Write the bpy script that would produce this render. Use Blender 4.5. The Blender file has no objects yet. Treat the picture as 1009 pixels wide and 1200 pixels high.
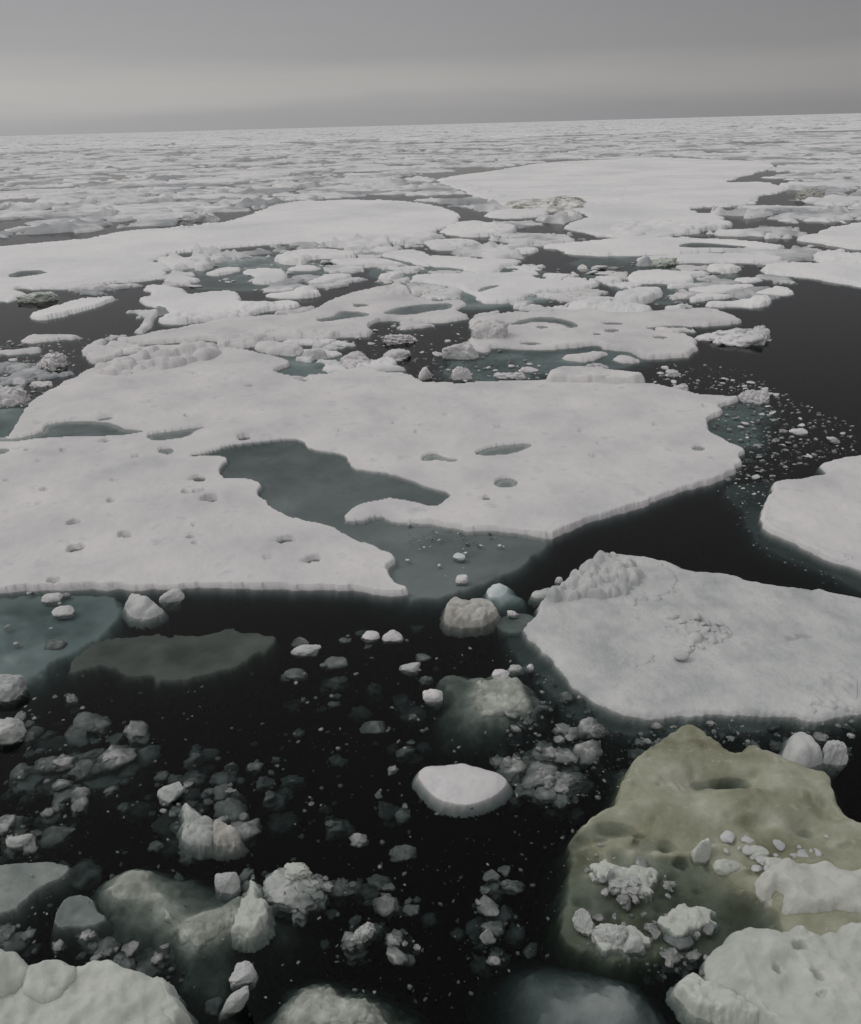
import bpy, bmesh, math, random
import numpy as np
from mathutils import Matrix, Vector

sc = bpy.context.scene
rnd = random.Random(7)

# ------------------------------------------------------------------ camera
CAM_H = 9.0                       # deck height above the sea
PITCH = math.radians(24.45)
ROLL = math.radians(1.53)
FPX = 1000.0                      # focal length in photo pixels (photo is 1009 x 1200)
fw = np.array([0.0, math.cos(PITCH), -math.sin(PITCH)])
u0 = np.array([0.0, math.sin(PITCH), math.cos(PITCH)])
r0 = np.array([1.0, 0.0, 0.0])
rt = math.cos(ROLL) * r0 - math.sin(ROLL) * u0
up = math.sin(ROLL) * r0 + math.cos(ROLL) * u0
CAM = np.array([0.0, 0.0, CAM_H])
cd = bpy.data.cameras.new('camera')
cam = bpy.data.objects.new('camera', cd)
sc.collection.objects.link(cam)
M = Matrix(((rt[0], up[0], -fw[0], 0), (rt[1], up[1], -fw[1], 0), (rt[2], up[2], -fw[2], CAM_H), (0, 0, 0, 1)))
cam.matrix_world = M
cd.sensor_fit = 'VERTICAL'
cd.sensor_height = 36.0
cd.lens = 36.0 * FPX / 1200.0
cd.clip_start = 0.1
cd.clip_end = 60000
sc.camera = cam

# ------------------------------------------------------------------ sky and sun
SUN_EL, SUN_AZ = math.radians(50), math.radians(-82)     # azimuth from +Y, towards +X
w = bpy.data.worlds.new('World')
sc.world = w
w.use_nodes = True
nt = w.node_tree
for n in list(nt.nodes):
    nt.nodes.remove(n)


def N(t, kind, **kw):
    n = t.nodes.new(kind)
    for k, v in kw.items():
        if k.startswith('i_'):
            n.inputs[k[2:].replace('_', ' ')].default_value = v
        else:
            setattr(n, k, v)
    return n


def ramp(t, stops, interp='LINEAR'):
    n = t.nodes.new('ShaderNodeValToRGB')
    n.color_ramp.interpolation = interp
    e = n.color_ramp.elements
    while len(e) < len(stops):
        e.new(0.5)
    for k, (p, c) in enumerate(stops):
        e[k].position = p
        e[k].color = (*c, 1) if len(c) == 3 else c
    return n


def s2l(*c):
    return tuple(((v / 255) / 12.92 if v / 255 < 0.04045 else ((v / 255 + 0.055) / 1.055) ** 2.4) for v in c)


def g(v):
    return (v, v, v)


sky = N(nt, 'ShaderNodeTexSky', sky_type='NISHITA', sun_disc=False, sun_elevation=SUN_EL, sun_rotation=SUN_AZ, air_density=1.5, dust_density=3.0)
bg1 = N(nt, 'ShaderNodeBackground', i_Strength=0.08)
nt.links.new(sky.outputs[0], bg1.inputs[0])
tc = N(nt, 'ShaderNodeTexCoord')
sep = N(nt, 'ShaderNodeSeparateXYZ')
nt.links.new(tc.outputs['Generated'], sep.inputs[0])
# stretched cloud streaks bend the height that the ramp reads
mp = N(nt, 'ShaderNodeMapping')
mp.inputs['Scale'].default_value = (2.2, 2.2, 22)
nt.links.new(tc.outputs['Generated'], mp.inputs[0])
nz = N(nt, 'ShaderNodeTexNoise', i_Scale=1.1, i_Detail=5.0, i_Roughness=0.55)
nt.links.new(mp.outputs[0], nz.inputs['Vector'])
ad = N(nt, 'ShaderNodeMath', operation='MULTIPLY_ADD')
ad.inputs[1].default_value = 0.05
nt.links.new(nz.outputs[0], ad.inputs[0])
nt.links.new(sep.outputs['Z'], ad.inputs[2])
sb = N(nt, 'ShaderNodeMath', operation='SUBTRACT')
sb.inputs[1].default_value = 0.025
nt.links.new(ad.outputs[0], sb.inputs[0])
cl = ramp(nt, [(0.0, s2l(156, 156, 157)), (0.012, s2l(158, 158, 158)), (0.030, s2l(170, 170, 168)), (0.042, s2l(171, 170, 167)),
               (0.070, s2l(155, 156, 157)), (0.13, s2l(147, 147, 149)), (0.3, g(0.35)), (0.65, g(0.56)), (1.0, g(0.66))])
nt.links.new(sb.outputs[0], cl.inputs[0])
# the overcast is thicker towards the right
az = ramp(nt, [(0.0, (1.18, 1.165, 1.175)), (0.30, (1.15, 1.135, 1.145)), (0.5, (0.985, 0.97, 0.985)), (0.72, (0.74, 0.725, 0.74)), (1.0, g(0.72))])
azm = N(nt, 'ShaderNodeMath', operation='MULTIPLY_ADD')
azm.inputs[1].default_value = 0.5
azm.inputs[2].default_value = 0.5
nt.links.new(sep.outputs['X'], azm.inputs[0])
nt.links.new(azm.outputs[0], az.inputs[0])
mx = N(nt, 'ShaderNodeMix', data_type='RGBA', blend_type='MULTIPLY')
mx.inputs[0].default_value = 1.0
nt.links.new(cl.outputs[0], mx.inputs[6])
nt.links.new(az.outputs[0], mx.inputs[7])
bg2 = N(nt, 'ShaderNodeBackground', i_Strength=1.0)
nt.links.new(mx.outputs[2], bg2.inputs[0])
msh = N(nt, 'ShaderNodeMixShader')
msh.inputs[0].default_value = 0.95
nt.links.new(bg1.outputs[0], msh.inputs[1])
nt.links.new(bg2.outputs[0], msh.inputs[2])
wo = N(nt, 'ShaderNodeOutputWorld')
nt.links.new(msh.outputs[0], wo.inputs[0])

sl = bpy.data.lights.new('sun', 'SUN')
sl.energy = 0.5
sl.angle = math.radians(25)
sl.color = (1.0, 0.97, 0.93)
so = bpy.data.objects.new('sun', sl)
sc.collection.objects.link(so)
sd = Vector((math.sin(SUN_AZ) * math.cos(SUN_EL), math.cos(SUN_AZ) * math.cos(SUN_EL), math.sin(SUN_EL)))
so.rotation_euler = sd.to_track_quat('Z', 'Y').to_euler()

vs = sc.view_settings
vs.view_transform = 'Standard'
vs.look = 'None'
vs.exposure = 0.0
vs.gamma = 1.0
vs.use_curve_mapping = False
sc.cycles.use_denoising = True
sc.cycles.transparent_max_bounces = 16
sc.cycles.max_bounces = 8


# ------------------------------------------------------------------ noise and plane geometry
def _h(ix, iy, iz):
    n = (ix.astype(np.int64) * 374761393 + iy.astype(np.int64) * 668265263 + iz.astype(np.int64) * 2147483647) & 0xFFFFFFFF
    n = ((n ^ (n >> 13)) * 1274126177) & 0xFFFFFFFF
    n = ((n ^ (n >> 16)) * 2246822519) & 0xFFFFFFFF
    return ((n ^ (n >> 15)) & 0xFFFFFF).astype(np.float64) / 0xFFFFFF * 2 - 1


def noise3(x, y, z):
    x, y, z = np.broadcast_arrays(np.asarray(x, float), np.asarray(y, float), np.asarray(z, float))
    ix, iy, iz = np.floor(x), np.floor(y), np.floor(z)
    fx, fy, fz = x - ix, y - iy, z - iz
    a, b, c = (f * f * f * (f * (f * 6 - 15) + 10) for f in (fx, fy, fz))
    out = 0
    for dx in (0, 1):
        for dy in (0, 1):
            for dz in (0, 1):
                wgt = (a if dx else 1 - a) * (b if dy else 1 - b) * (c if dz else 1 - c)
                out = out + wgt * _h(ix + dx, iy + dy, iz + dz)
    return out


def noise2(x, y, seed):
    x, y = np.broadcast_arrays(np.asarray(x, float), np.asarray(y, float))
    ix, iy = np.floor(x), np.floor(y)
    fx, fy = x - ix, y - iy
    a, b = (f * f * f * (f * (f * 6 - 15) + 10) for f in (fx, fy))
    s = np.full(x.shape, float(seed))
    out = 0
    for dx in (0, 1):
        for dy in (0, 1):
            out = out + (a if dx else 1 - a) * (b if dy else 1 - b) * _h(ix + dx, iy + dy, s)
    return out


def fbm2(x, y, seed, oct=4, gain=0.5):
    out, amp, f, tot = 0, 1.0, 1.0, 0
    for k in range(oct):
        # turn each octave so the lattice does not show
        c, s = math.cos(0.6 + k * 1.1), math.sin(0.6 + k * 1.1)
        out = out + amp * noise2((x * c - y * s) * f + 17.3 * k, (x * s + y * c) * f - 9.1 * k, seed + k)
        tot += amp
        amp *= gain
        f *= 2.03
    return out / tot


def fbm3(p, seed, oct=3, gain=0.5):
    out, amp, f, tot = 0, 1.0, 1.0, 0
    for k in range(oct):
        out = out + amp * noise3(p[:, 0] * f + seed * 3.7 + k, p[:, 1] * f - seed * 1.9, p[:, 2] * f + seed * 0.7)
        tot += amp
        amp *= gain
        f *= 2.03
    return out / tot


def ground(px, py, z=0.0):
    """where the line of sight through a photo pixel meets height z"""
    px, py = np.asarray(px, float), np.asarray(py, float)
    a, b = (px - 504.5) / FPX, (600.0 - py) / FPX
    dx = fw[0] + a * rt[0] + b * up[0]
    dy = fw[1] + a * rt[1] + b * up[1]
    dz = fw[2] + a * rt[2] + b * up[2]
    t = (CAM_H - z) / np.maximum(-dz, 1e-4)
    return dx * t, dy * t


def pxsize(x, y, z=0.0):
    """metres per photo pixel at a place"""
    return (x * fw[0] + y * fw[1] + (z - CAM_H) * fw[2]) / FPX


def elev(x, y):
    return math.atan2(CAM_H, math.hypot(x, y))


def chaikin(p, n=1):
    p = np.asarray(p, float)
    for _ in range(n):
        q = np.roll(p, -1, 0)
        p = np.stack([p * 0.75 + q * 0.25, p * 0.25 + q * 0.75], 1).reshape(-1, 2)
    return p


def sdf(X, Y, poly):
    """signed distance to a closed outline, positive inside"""
    shp = X.shape
    x, y = X.ravel(), Y.ravel()
    a = np.asarray(poly, float)
    b = np.roll(a, -1, 0)
    d2 = np.full(x.shape, 1e18)
    ins = np.zeros(x.shape, bool)
    for (ax, ay), (bx, by) in zip(a, b):
        ex, ey = bx - ax, by - ay
        L = ex * ex + ey * ey + 1e-12
        t = np.clip(((x - ax) * ex + (y - ay) * ey) / L, 0, 1)
        d2 = np.minimum(d2, (x - ax - t * ex) ** 2 + (y - ay - t * ey) ** 2)
        if ay != by:
            c = (ay > y) != (by > y)
            ins ^= c & (x < (bx - ax) * (y - ay) / (by - ay) + ax)
    d = np.sqrt(d2)
    return np.where(ins, d, -d).reshape(shp)


def mesh_from(name, verts, faces, mat, smooth=True):
    me = bpy.data.meshes.new(name)
    verts = np.asarray(verts, np.float32)
    faces = np.asarray(faces, np.int32)
    k = faces.shape[1]
    me.vertices.add(len(verts))
    me.vertices.foreach_set('co', verts.ravel())
    me.loops.add(faces.size)
    me.loops.foreach_set('vertex_index', faces.ravel())
    me.polygons.add(len(faces))
    me.polygons.foreach_set('loop_start', np.arange(0, faces.size, k, dtype=np.int32))
    me.update(calc_edges=True)
    me.validate()
    if smooth:
        me.polygons.foreach_set('use_smooth', np.ones(len(me.polygons), bool))
    me.materials.append(mat)
    return me


def link(name, me, parent=None):
    o = bpy.data.objects.new(name, me)
    sc.collection.objects.link(o)
    if parent is not None:
        o.parent = parent
        o.matrix_parent_inverse = parent.matrix_world.inverted()
    return o


def tag(o, label, cat, group=None, kind=None):
    o['label'] = label
    o['category'] = cat
    if group:
        o['group'] = group
    if kind:
        o['kind'] = kind
    return o


def snap(X, Y, d):
    """slide lattice points along their columns on to the outline, so that a floe's rim runs smoothly"""
    X, Y, d0 = X.copy(), Y.copy(), d
    d = d.copy()
    j, i = np.nonzero((d0[:-1] > 0) != (d0[1:] > 0))
    t = d0[j, i] / (d0[j, i] - d0[j + 1, i])
    nx_ = X[j, i] + (X[j + 1, i] - X[j, i]) * t
    ny_ = Y[j, i] + (Y[j + 1, i] - Y[j, i]) * t
    jj = np.where(t < .5, j, j + 1)
    X[jj, i] = nx_
    Y[jj, i] = ny_
    d[jj, i] = 1e-4
    return X, Y, d


def grid_faces(ny, nx, keep):
    """quads of a lattice; keep is a per-vertex mask, a quad stays if one corner is kept"""
    idx = np.arange(ny * nx).reshape(ny, nx)
    q = np.stack([idx[:-1, :-1], idx[1:, :-1], idx[1:, 1:], idx[:-1, 1:]], -1).reshape(-1, 4)
    kf = keep.ravel()[q].any(1)
    q = q[kf]
    used = np.unique(q)
    remap = np.full(ny * nx, -1, np.int64)
    remap[used] = np.arange(len(used))
    return remap[q], used


# ------------------------------------------------------------------ materials
def new_mat(name):
    m = bpy.data.materials.new(name)
    m.use_nodes = True
    t = m.node_tree
    for n in list(t.nodes):
        t.nodes.remove(n)
    out = N(t, 'ShaderNodeOutputMaterial')
    return m, t, out


def ice_mat(name, cols, scale, rough, bump, bscale, spots=None, coarse=None, stain=None, sss=0.0):
    """cols: ramp stops of the ice colour over two sizes of noise; bump: strength of the grain"""
    m, t, out = new_mat(name)
    L = t.links.new
    geo = N(t, 'ShaderNodeNewGeometry')
    n1 = N(t, 'ShaderNodeTexNoise', i_Scale=scale, i_Detail=6.0, i_Roughness=0.6)
    L(geo.outputs['Position'], n1.inputs['Vector'])
    r1 = ramp(t, cols)
    L(n1.outputs[0], r1.inputs[0])
    col = r1.outputs[0]
    if spots:
        n2 = N(t, 'ShaderNodeTexNoise', i_Scale=spots[0], i_Detail=4.0, i_Roughness=0.65)
        L(geo.outputs['Position'], n2.inputs['Vector'])
        r2 = ramp(t, [(spots[1], (0, 0, 0)), (spots[2], (1, 1, 1))])
        L(n2.outputs[0], r2.inputs[0])
        mm = N(t, 'ShaderNodeMix', data_type='RGBA')
        L(r2.outputs[0], mm.inputs[0])
        L(col, mm.inputs[6])
        mm.inputs[7].default_value = (*spots[3], 1)
        col = mm.outputs[2]
    if stain:
        sx_, sy_, sr_, sc_ = stain
        vd = N(t, 'ShaderNodeVectorMath', operation='DISTANCE')
        vd.inputs[1].default_value = (sx_, sy_, 0.25)
        nzs = N(t, 'ShaderNodeTexNoise', i_Scale=6.0, i_Detail=4.0)
        L(geo.outputs['Position'], nzs.inputs['Vector'])
        ma = N(t, 'ShaderNodeMath', operation='MULTIPLY_ADD')
        ma.inputs[1].default_value = sr_ * 1.2
        L(nzs.outputs[0], ma.inputs[0])
        L(vd.outputs['Value'], ma.inputs[2])
        rs = ramp(t, [(0.0, (1, 1, 1)), (min(1.0, sr_ * 1.05), (0.8, 0.8, 0.8)), (min(1.0, sr_ * 1.6), (0, 0, 0))])
        L(ma.outputs[0], rs.inputs[0])
        ms_ = N(t, 'ShaderNodeMix', data_type='RGBA')
        L(rs.outputs[0], ms_.inputs[0])
        L(col, ms_.inputs[6])
        ms_.inputs[7].default_value = (*sc_, 1)
        col = ms_.outputs[2]
    b = N(t, 'ShaderNodeBsdfPrincipled', i_Roughness=rough)
    b.inputs['Specular IOR Level'].default_value = 0.25
    if sss:
        b.inputs['Subsurface Weight'].default_value = 0.75
        b.inputs['Subsurface Radius'].default_value = (0.9, 1.0, 1.0)
        b.inputs['Subsurface Scale'].default_value = sss
    L(col, b.inputs['Base Color'])
    n3 = N(t, 'ShaderNodeTexNoise', i_Scale=bscale, i_Detail=5.0, i_Roughness=0.7)
    L(geo.outputs['Position'], n3.inputs['Vector'])
    bp = N(t, 'ShaderNodeBump', i_Strength=bump, i_Distance=coarse or 0.03)
    L(n3.outputs[0], bp.inputs['Height'])
    L(bp.outputs[0], b.inputs['Normal'])
    L(b.outputs[0], out.inputs['Surface'])
    return m


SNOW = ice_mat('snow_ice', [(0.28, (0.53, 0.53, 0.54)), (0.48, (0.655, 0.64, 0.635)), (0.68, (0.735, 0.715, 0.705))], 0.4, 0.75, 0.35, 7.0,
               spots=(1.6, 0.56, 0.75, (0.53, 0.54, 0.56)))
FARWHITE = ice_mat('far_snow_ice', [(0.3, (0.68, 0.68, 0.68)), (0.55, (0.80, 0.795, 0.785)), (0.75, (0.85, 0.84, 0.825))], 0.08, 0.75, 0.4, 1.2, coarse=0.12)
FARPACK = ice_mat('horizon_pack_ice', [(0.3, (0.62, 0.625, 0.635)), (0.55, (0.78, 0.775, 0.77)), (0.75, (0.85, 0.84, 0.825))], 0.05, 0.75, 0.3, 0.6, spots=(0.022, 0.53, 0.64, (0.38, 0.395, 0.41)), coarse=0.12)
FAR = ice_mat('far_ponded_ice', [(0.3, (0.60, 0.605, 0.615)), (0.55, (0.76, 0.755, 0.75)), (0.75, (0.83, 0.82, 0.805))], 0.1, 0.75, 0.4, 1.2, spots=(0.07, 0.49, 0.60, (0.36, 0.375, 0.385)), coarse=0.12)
GREYSNOW = ice_mat('granular_grey_snow', [(0.3, (0.42, 0.44, 0.435)), (0.5, (0.55, 0.56, 0.55)), (0.7, (0.65, 0.65, 0.64))], 1.1, 0.65, 0.8, 14.0,
                   spots=(3.2, 0.56, 0.75, (0.46, 0.49, 0.49)))
WETICE = ice_mat('wet_grey_ice', [(0.3, (0.34, 0.36, 0.345)), (0.5, (0.48, 0.50, 0.475)), (0.7, (0.64, 0.645, 0.62))], 3.0, 0.4, 0.7, 18.0, sss=0.05)
GREEN = ice_mat('rotten_green_ice', [(0.30, (0.165, 0.16, 0.10)), (0.42, (0.27, 0.275, 0.19)), (0.56, (0.37, 0.38, 0.29)), (0.70, (0.52, 0.525, 0.44))], 1.1, 0.4, 0.45, 16.0,
                spots=(5.0, 0.60, 0.72, (0.46, 0.46, 0.39)), sss=0.05)
GX_, GY_ = ground(958, 1040, 0.3)
PALEGREEN = ice_mat('pale_green_snow', [(0.3, (0.47, 0.50, 0.45)), (0.6, (0.58, 0.605, 0.55)), (0.8, (0.65, 0.665, 0.615))], 1.2, 0.55, 0.5, 20.0, sss=0.05)
BROWNICE = ice_mat('brownish_ice', [(0.3, (0.34, 0.325, 0.285)), (0.55, (0.48, 0.47, 0.435)), (0.75, (0.60, 0.595, 0.565))], 4.0, 0.5, 0.7, 16.0, sss=0.04)
STAINED = ice_mat('stained_white_ice', [(0.3, (0.48, 0.50, 0.45)), (0.6, (0.58, 0.59, 0.54)), (0.8, (0.64, 0.645, 0.60))], 1.6, 0.55, 0.6, 18.0, stain=(float(GX_), float(GY_), 0.22, (0.30, 0.245, 0.165)), sss=0.04)
DIRTY = ice_mat('dirty_ridge_ice', [(0.36, (0.22, 0.205, 0.175)), (0.47, (0.55, 0.54, 0.50)), (0.56, (0.76, 0.755, 0.735))], 0.7, 0.7, 0.8, 2.0, coarse=0.1)
CLEAR = ice_mat('clear_grey_ice', [(0.3, (0.17, 0.18, 0.175)), (0.5, (0.29, 0.30, 0.29)), (0.7, (0.48, 0.485, 0.47))], 6.0, 0.35, 0.4, 25.0, sss=0.05)
GROWLER = ice_mat('growler_ice', [(0.3, (0.22, 0.24, 0.205)), (0.5, (0.34, 0.365, 0.32)), (0.68, (0.53, 0.545, 0.50))], 3.5, 0.4, 0.6, 22.0, sss=0.04)
OLIVE = ice_mat('olive_submerged_ice', [(0.3, (0.36, 0.33, 0.29)), (0.7, (0.54, 0.50, 0.45))], 1.5, 0.6, 0.4, 8.0)
FOOT = ice_mat('clear_blue_ice', [(0.3, (0.52, 0.60, 0.60)), (0.7, (0.66, 0.72, 0.71))], 0.5, 0.5, 0.4, 5.0)


def water_mat(name, ior, volume, ripple=0.04, tint=(1, 1, 1)):
    m, t, out = new_mat(name)
    L = t.links.new
    fr = N(t, 'ShaderNodeFresnel', i_IOR=ior)
    gl = N(t, 'ShaderNodeBsdfGlossy', i_Roughness=0.08)
    tr = N(t, 'ShaderNodeBsdfTransparent')
    tr.inputs[0].default_value = (*tint, 1)
    geo = N(t, 'ShaderNodeNewGeometry')
    nz = N(t, 'ShaderNodeTexNoise', i_Scale=2.2, i_Detail=4.0, i_Roughness=0.6)
    L(geo.outputs['Position'], nz.inputs['Vector'])
    bp = N(t, 'ShaderNodeBump', i_Strength=ripple, i_Distance=0.1)
    L(nz.outputs[0], bp.inputs['Height'])
    L(bp.outputs[0], gl.inputs['Normal'])
    ms = N(t, 'ShaderNodeMixShader')
    L(fr.outputs[0], ms.inputs[0])
    L(tr.outputs[0], ms.inputs[1])
    L(gl.outputs[0], ms.inputs[2])
    L(ms.outputs[0], out.inputs['Surface'])
    if volume:
        va = N(t, 'ShaderNodeVolumeAbsorption', i_Density=volume[0])
        va.inputs[0].default_value = (*volume[1], 1)
        L(va.outputs[0], out.inputs['Volume'])
    return m


SEA = water_mat('sea_water', 1.20, (4.2, (0.0, 0.155, 0.14)))
POND = water_mat('pond_water', 1.07, None, 0.02)

# ------------------------------------------------------------------ the sea
bm = bmesh.new()
bmesh.ops.create_cube(bm, size=1.0)
for v in bm.verts:
    v.co = Vector((v.co.x * 50000, v.co.y * 50000, 0.0 if v.co.z > 0 else -40.0))
me = bpy.data.meshes.new('sea')
bm.to_mesh(me)
bm.free()
me.materials.append(SEA)
o = link('sea', me)
tag(o, 'dark still polar sea between the ice floes', 'sea', kind='structure')

OUTLINES = []       # (outline on the water, its bounds) of every traced floe, for keeping drift ice apart
NSEED = [10]


def wpoly(px, z=0.0, smooth=1):
    p = np.asarray(px, float)
    x, y = ground(p[:, 0], p[:, 1], z)
    return chaikin(np.stack([x, y], 1), smooth)


def floe(label, px, h=0.25, mat=None, edge=0.22, step=1.3, ponds=(), holes=(), bumps=(), lumps=(), shelf=None, shelf_depth=0.35,
         name='ice_floe', cat='ice floe', group=None, rough=1.0, ripple=1.0, parent=None, register=True, base=None, undul=0.05, pond_depth=0.3, pond_sheet=True,
         grain=1.0, wall=2.6, low=(), ridge=None):
    """An ice floe as a height field over its own outline: a flat rough top, a steep edge going below the water, melt ponds and holes
    cut down to the water, bumps and piled lumps. All lengths on the water in metres; outlines given as sight lines."""
    NSEED[0] += 7
    sd_ = NSEED[0]
    P = np.asarray(px, float)
    allp = P if shelf is None else np.vstack([P, np.asarray(shelf, float)])
    x0, y0 = allp.min(0)
    x1, y1 = allp.max(0)
    hc = P[:, 1].mean()
    cx, cy = ground(P[:, 0].mean(), hc)
    s = pxsize(cx, cy)
    e = elev(cx, cy)
    my = max(2.5, (0.5 + 8 * s) * math.sin(e) / s) + 0.7 * max(h, 0) * math.cos(e) / s
    mxp = max(10.0, 0.6 / s)
    topy = y0 - my
    # lattice
    bh, bw = y1 - y0 + 2 * my, x1 - x0 + 2 * mxp
    sy = float(np.clip(min(bh / 30.0, 0.45 * math.sin(e) / s), 0.2, step))
    sx = float(np.clip(bw / 60.0, 0.7, step * 1.05))
    gx = np.arange(x0 - mxp, x1 + mxp + sx, sx)
    gy = np.arange(max(topy, 159.0 - 0.0268 * min(x1 + mxp, 1009)), y1 + my + sy, sy)
    GX, GY = np.meshgrid(gx, gy)
    X, Y = ground(GX, GY)
    poly = wpoly(P, h * 0.6)
    if register:
        OUTLINES.append((poly, poly.min(0), poly.max(0)))
    # ragged outline: bend the plane before measuring
    wa, wl = 2.8 * s * rough, 24 * s
    WX = X + wa * fbm2(X / wl, Y / wl, sd_) * 1.6 + 1.5 * s * rough * fbm2(X / (8 * s), Y / (8 * s), sd_ + 40, 2, 0.5)
    WY = Y + wa * fbm2(X / wl, Y / wl, sd_ + 20) * 1.6 + 1.5 * s * rough * fbm2(X / (8 * s), Y / (8 * s), sd_ + 60, 2, 0.5)
    d = sdf(WX, WY, poly)
    X0, Y0 = X, Y
    X, Y, d = snap(X, Y, d)
    WX, WY = WX + X - X0, WY + Y - Y0
    edge = max(edge, 1.2 * s)
    edge = edge * (1.0 + 0.8 * fbm2(X / (30 * s), Y / (30 * s), sd_ + 70, 3))
    t = np.clip(d / edge, 0, 1)
    top = h * (1 + 0.45 * fbm2(X / (45 * s), Y / (45 * s), sd_ + 75, 3)) * (1 - (1 - t) ** 3) if h > 0 else np.full(d.shape, h)
    m = np.clip(d / (edge * 1.5), 0, 1)
    top = top + m * (undul * ripple * fbm2(X / (60 * s), Y / (60 * s), sd_ + 80, 3) + 0.3 * undul * ripple * fbm2(X / (14 * s), Y / (14 * s), sd_ + 90, 3)
                     + grain * 0.22 * s * fbm2(X / (4 * s), Y / (4 * s), sd_ + 100, 2, 0.7))
    if base is not None:
        num = 0
        den = 1e-9
        for (bx, by, bz, br) in base:
            ax, ay = ground(bx, by)
            q = np.exp(-((X - ax) ** 2 + (Y - ay) ** 2) / (br * s) ** 2) + 1e-9
            num = num + q * bz
            den = den + q
        top = top + (num / den) - 0.22 * (1 - t) ** 2
    for (bx, by, rx, ry, amp) in bumps:
        ax, ay = ground(bx, by, h)
        ry_m = ry * s / math.sin(e)
        q = ((X - ax) / (rx * s)) ** 2 + ((Y - ay) / ry_m) ** 2
        top = top + amp * np.exp(-q) * np.clip(d / edge, 0, 1)
    top0 = top.copy()
    ridges = []
    for (reg, cnt, rmin, rmax, squash, seed) in lumps:
        rr = random.Random(seed)
        rp = np.asarray(reg, float)
        got = 0
        heap = np.where((sdf(X, Y, wpoly(reg, h * .6)) > 0) & (d > .04), top0 + .012, -9.0) if ridge else np.full(X.shape, -9.0)
        for _ in range(cnt * 30):
            if got >= cnt:
                break
            qx, qy = rr.uniform(rp[:, 0].min(), rp[:, 0].max()), rr.uniform(rp[:, 1].min(), rp[:, 1].max())
            if sdf(np.array([qx]), np.array([qy]), rp)[0] < 0:
                continue
            got += 1
            ax, ay = ground(qx, qy, h)
            R = rr.uniform(rmin, rmax) * s * (1 if rr.random() < .7 else 0.6)
            jx = 0.25 * R * noise2(X / (0.8 * R), Y / (0.8 * R), sd_ + got)
            jy = 0.25 * R * noise2(X / (0.8 * R), Y / (0.8 * R), sd_ + got + 500)
            an = rr.uniform(0, 3.14)
            ux, uy = (X - ax + jx), (Y - ay + jy)
            vx, vy = ux * math.cos(an) + uy * math.sin(an), (-ux * math.sin(an) + uy * math.cos(an)) * rr.uniform(1.0, 1.7)
            q = 1 - (vx ** 2 + vy ** 2) / (R * R)
            bump = top0 + squash * R * np.clip(q, 0, 1) ** 0.6
            heap = np.where((q > 0) & (d > -0.1 * R), np.maximum(heap, bump), heap)
        if ridge:
            ridges.append(heap)
        else:
            top = np.maximum(top, heap)
    z = np.where(d > 0, top, (min(h, 0.0) if base is None else top) + d * wall)
    if shelf is not None:
        sp = wpoly(shelf, -shelf_depth)
        ds = sdf(WX, WY, sp)
        zs = -shelf_depth + 0.25 * shelf_depth * fbm2(X / (40 * s), Y / (40 * s), sd_ + 130, 4) + np.minimum(ds, 0.0) * 1.1
        zs = np.where(ds > 0, zs + 0.0, zs)
        z = np.maximum(z, zs)
    dpall = []
    for pq in list(ponds) + list(low):
        # the ice thins out towards melt water
        qd = -sdf(X, Y, wpoly(pq, 0.02))
        zlow = max(0.045, 0.25 * h)
        k_ = np.clip(qd / max(7 * h, 10 * s), 0, 1)
        z = np.where(z > zlow, zlow + (z - zlow) * k_ * k_ * (3 - 2 * k_), z)
    for pq in ponds:
        pp = wpoly(pq, 0.02)
        dp = sdf(X + 0.6 * (WX - X), Y + 0.6 * (WY - Y), pp)
        XO, YO = X, Y
        X, Y, dp = snap(X, Y, dp)
        WX, WY = WX + X - XO, WY + Y - YO
        bed = -pond_depth * np.clip(dp / (8 * s), 0.55, 1) * (1 + 0.3 * fbm2(X / (20 * s), Y / (20 * s), sd_ + 150, 3))
        z = np.minimum(z, np.where(dp > 0, bed, -dp * 3.0))
        dpall.append(dp)
    for (hx, hy, hw, dep) in holes:
        ax, ay = ground(hx, hy, h * 0.7)
        R = hw * 0.5 * s * (pxsize(ax, ay) / s)
        jr = 1 + 0.6 * fbm2((X - ax) / R + hx, (Y - ay) / R, sd_ + 200, 2)
        q = np.sqrt((X - ax) ** 2 + ((Y - ay) * 1.15) ** 2) / (R * jr)
        z = z - (h + 0.12) * dep * (1 / (1 + np.exp((q - 0.85) * 9)))
    lim = ((-0.14 if h > 0 else h - 0.5) if base is None else -0.9) if shelf is None else -1.3
    keep = ((z > lim) | (d > 0)) & ((d > -0.5) if shelf is None else ((d > -0.5) | (ds > -0.9)))
    z = np.where(d > 0, z, np.maximum(z, lim - 0.2))
    q, used = grid_faces(len(gy), len(gx), keep)
    V = np.stack([X.ravel(), Y.ravel(), z.ravel()], 1)[used]
    o = link(name, mesh_from(name, V - [cx, cy, 0], q, mat or SNOW), None)
    o.location = (cx, cy, 0)
    if parent is not None:
        bpy.context.view_layer.update()
        o.parent = parent
        o.location = (cx - parent.location.x, cy - parent.location.y, 0)
    else:
        tag(o, label, cat, group)
    for heap in ridges:
        on = heap > -5
        q, used = grid_faces(len(gy), len(gx), on)
        if not len(q):
            continue
        zz = np.where(on, np.maximum(heap, z - .03), z - 0.04)
        V = np.stack([X.ravel() - cx, Y.ravel() - cy, zz.ravel()], 1)[used]
        c = link(ridge, mesh_from(ridge, V, q, mat or SNOW))
        c.parent = o
    if pond_sheet:
        for dp in dpall:
            kp = dp > -0.05
            if kp.sum() < 4:
                continue
            q, used = grid_faces(len(gy), len(gx), kp)
            V = np.stack([X.ravel() - cx, Y.ravel() - cy, np.full(X.size, 0.012)], 1)[used]
            c = link('melt_pond', mesh_from('melt_pond', V, q, POND))
            c.parent = o
    return o


# ------------------------------------------------------------------ chunks
_ICO = {}


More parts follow.
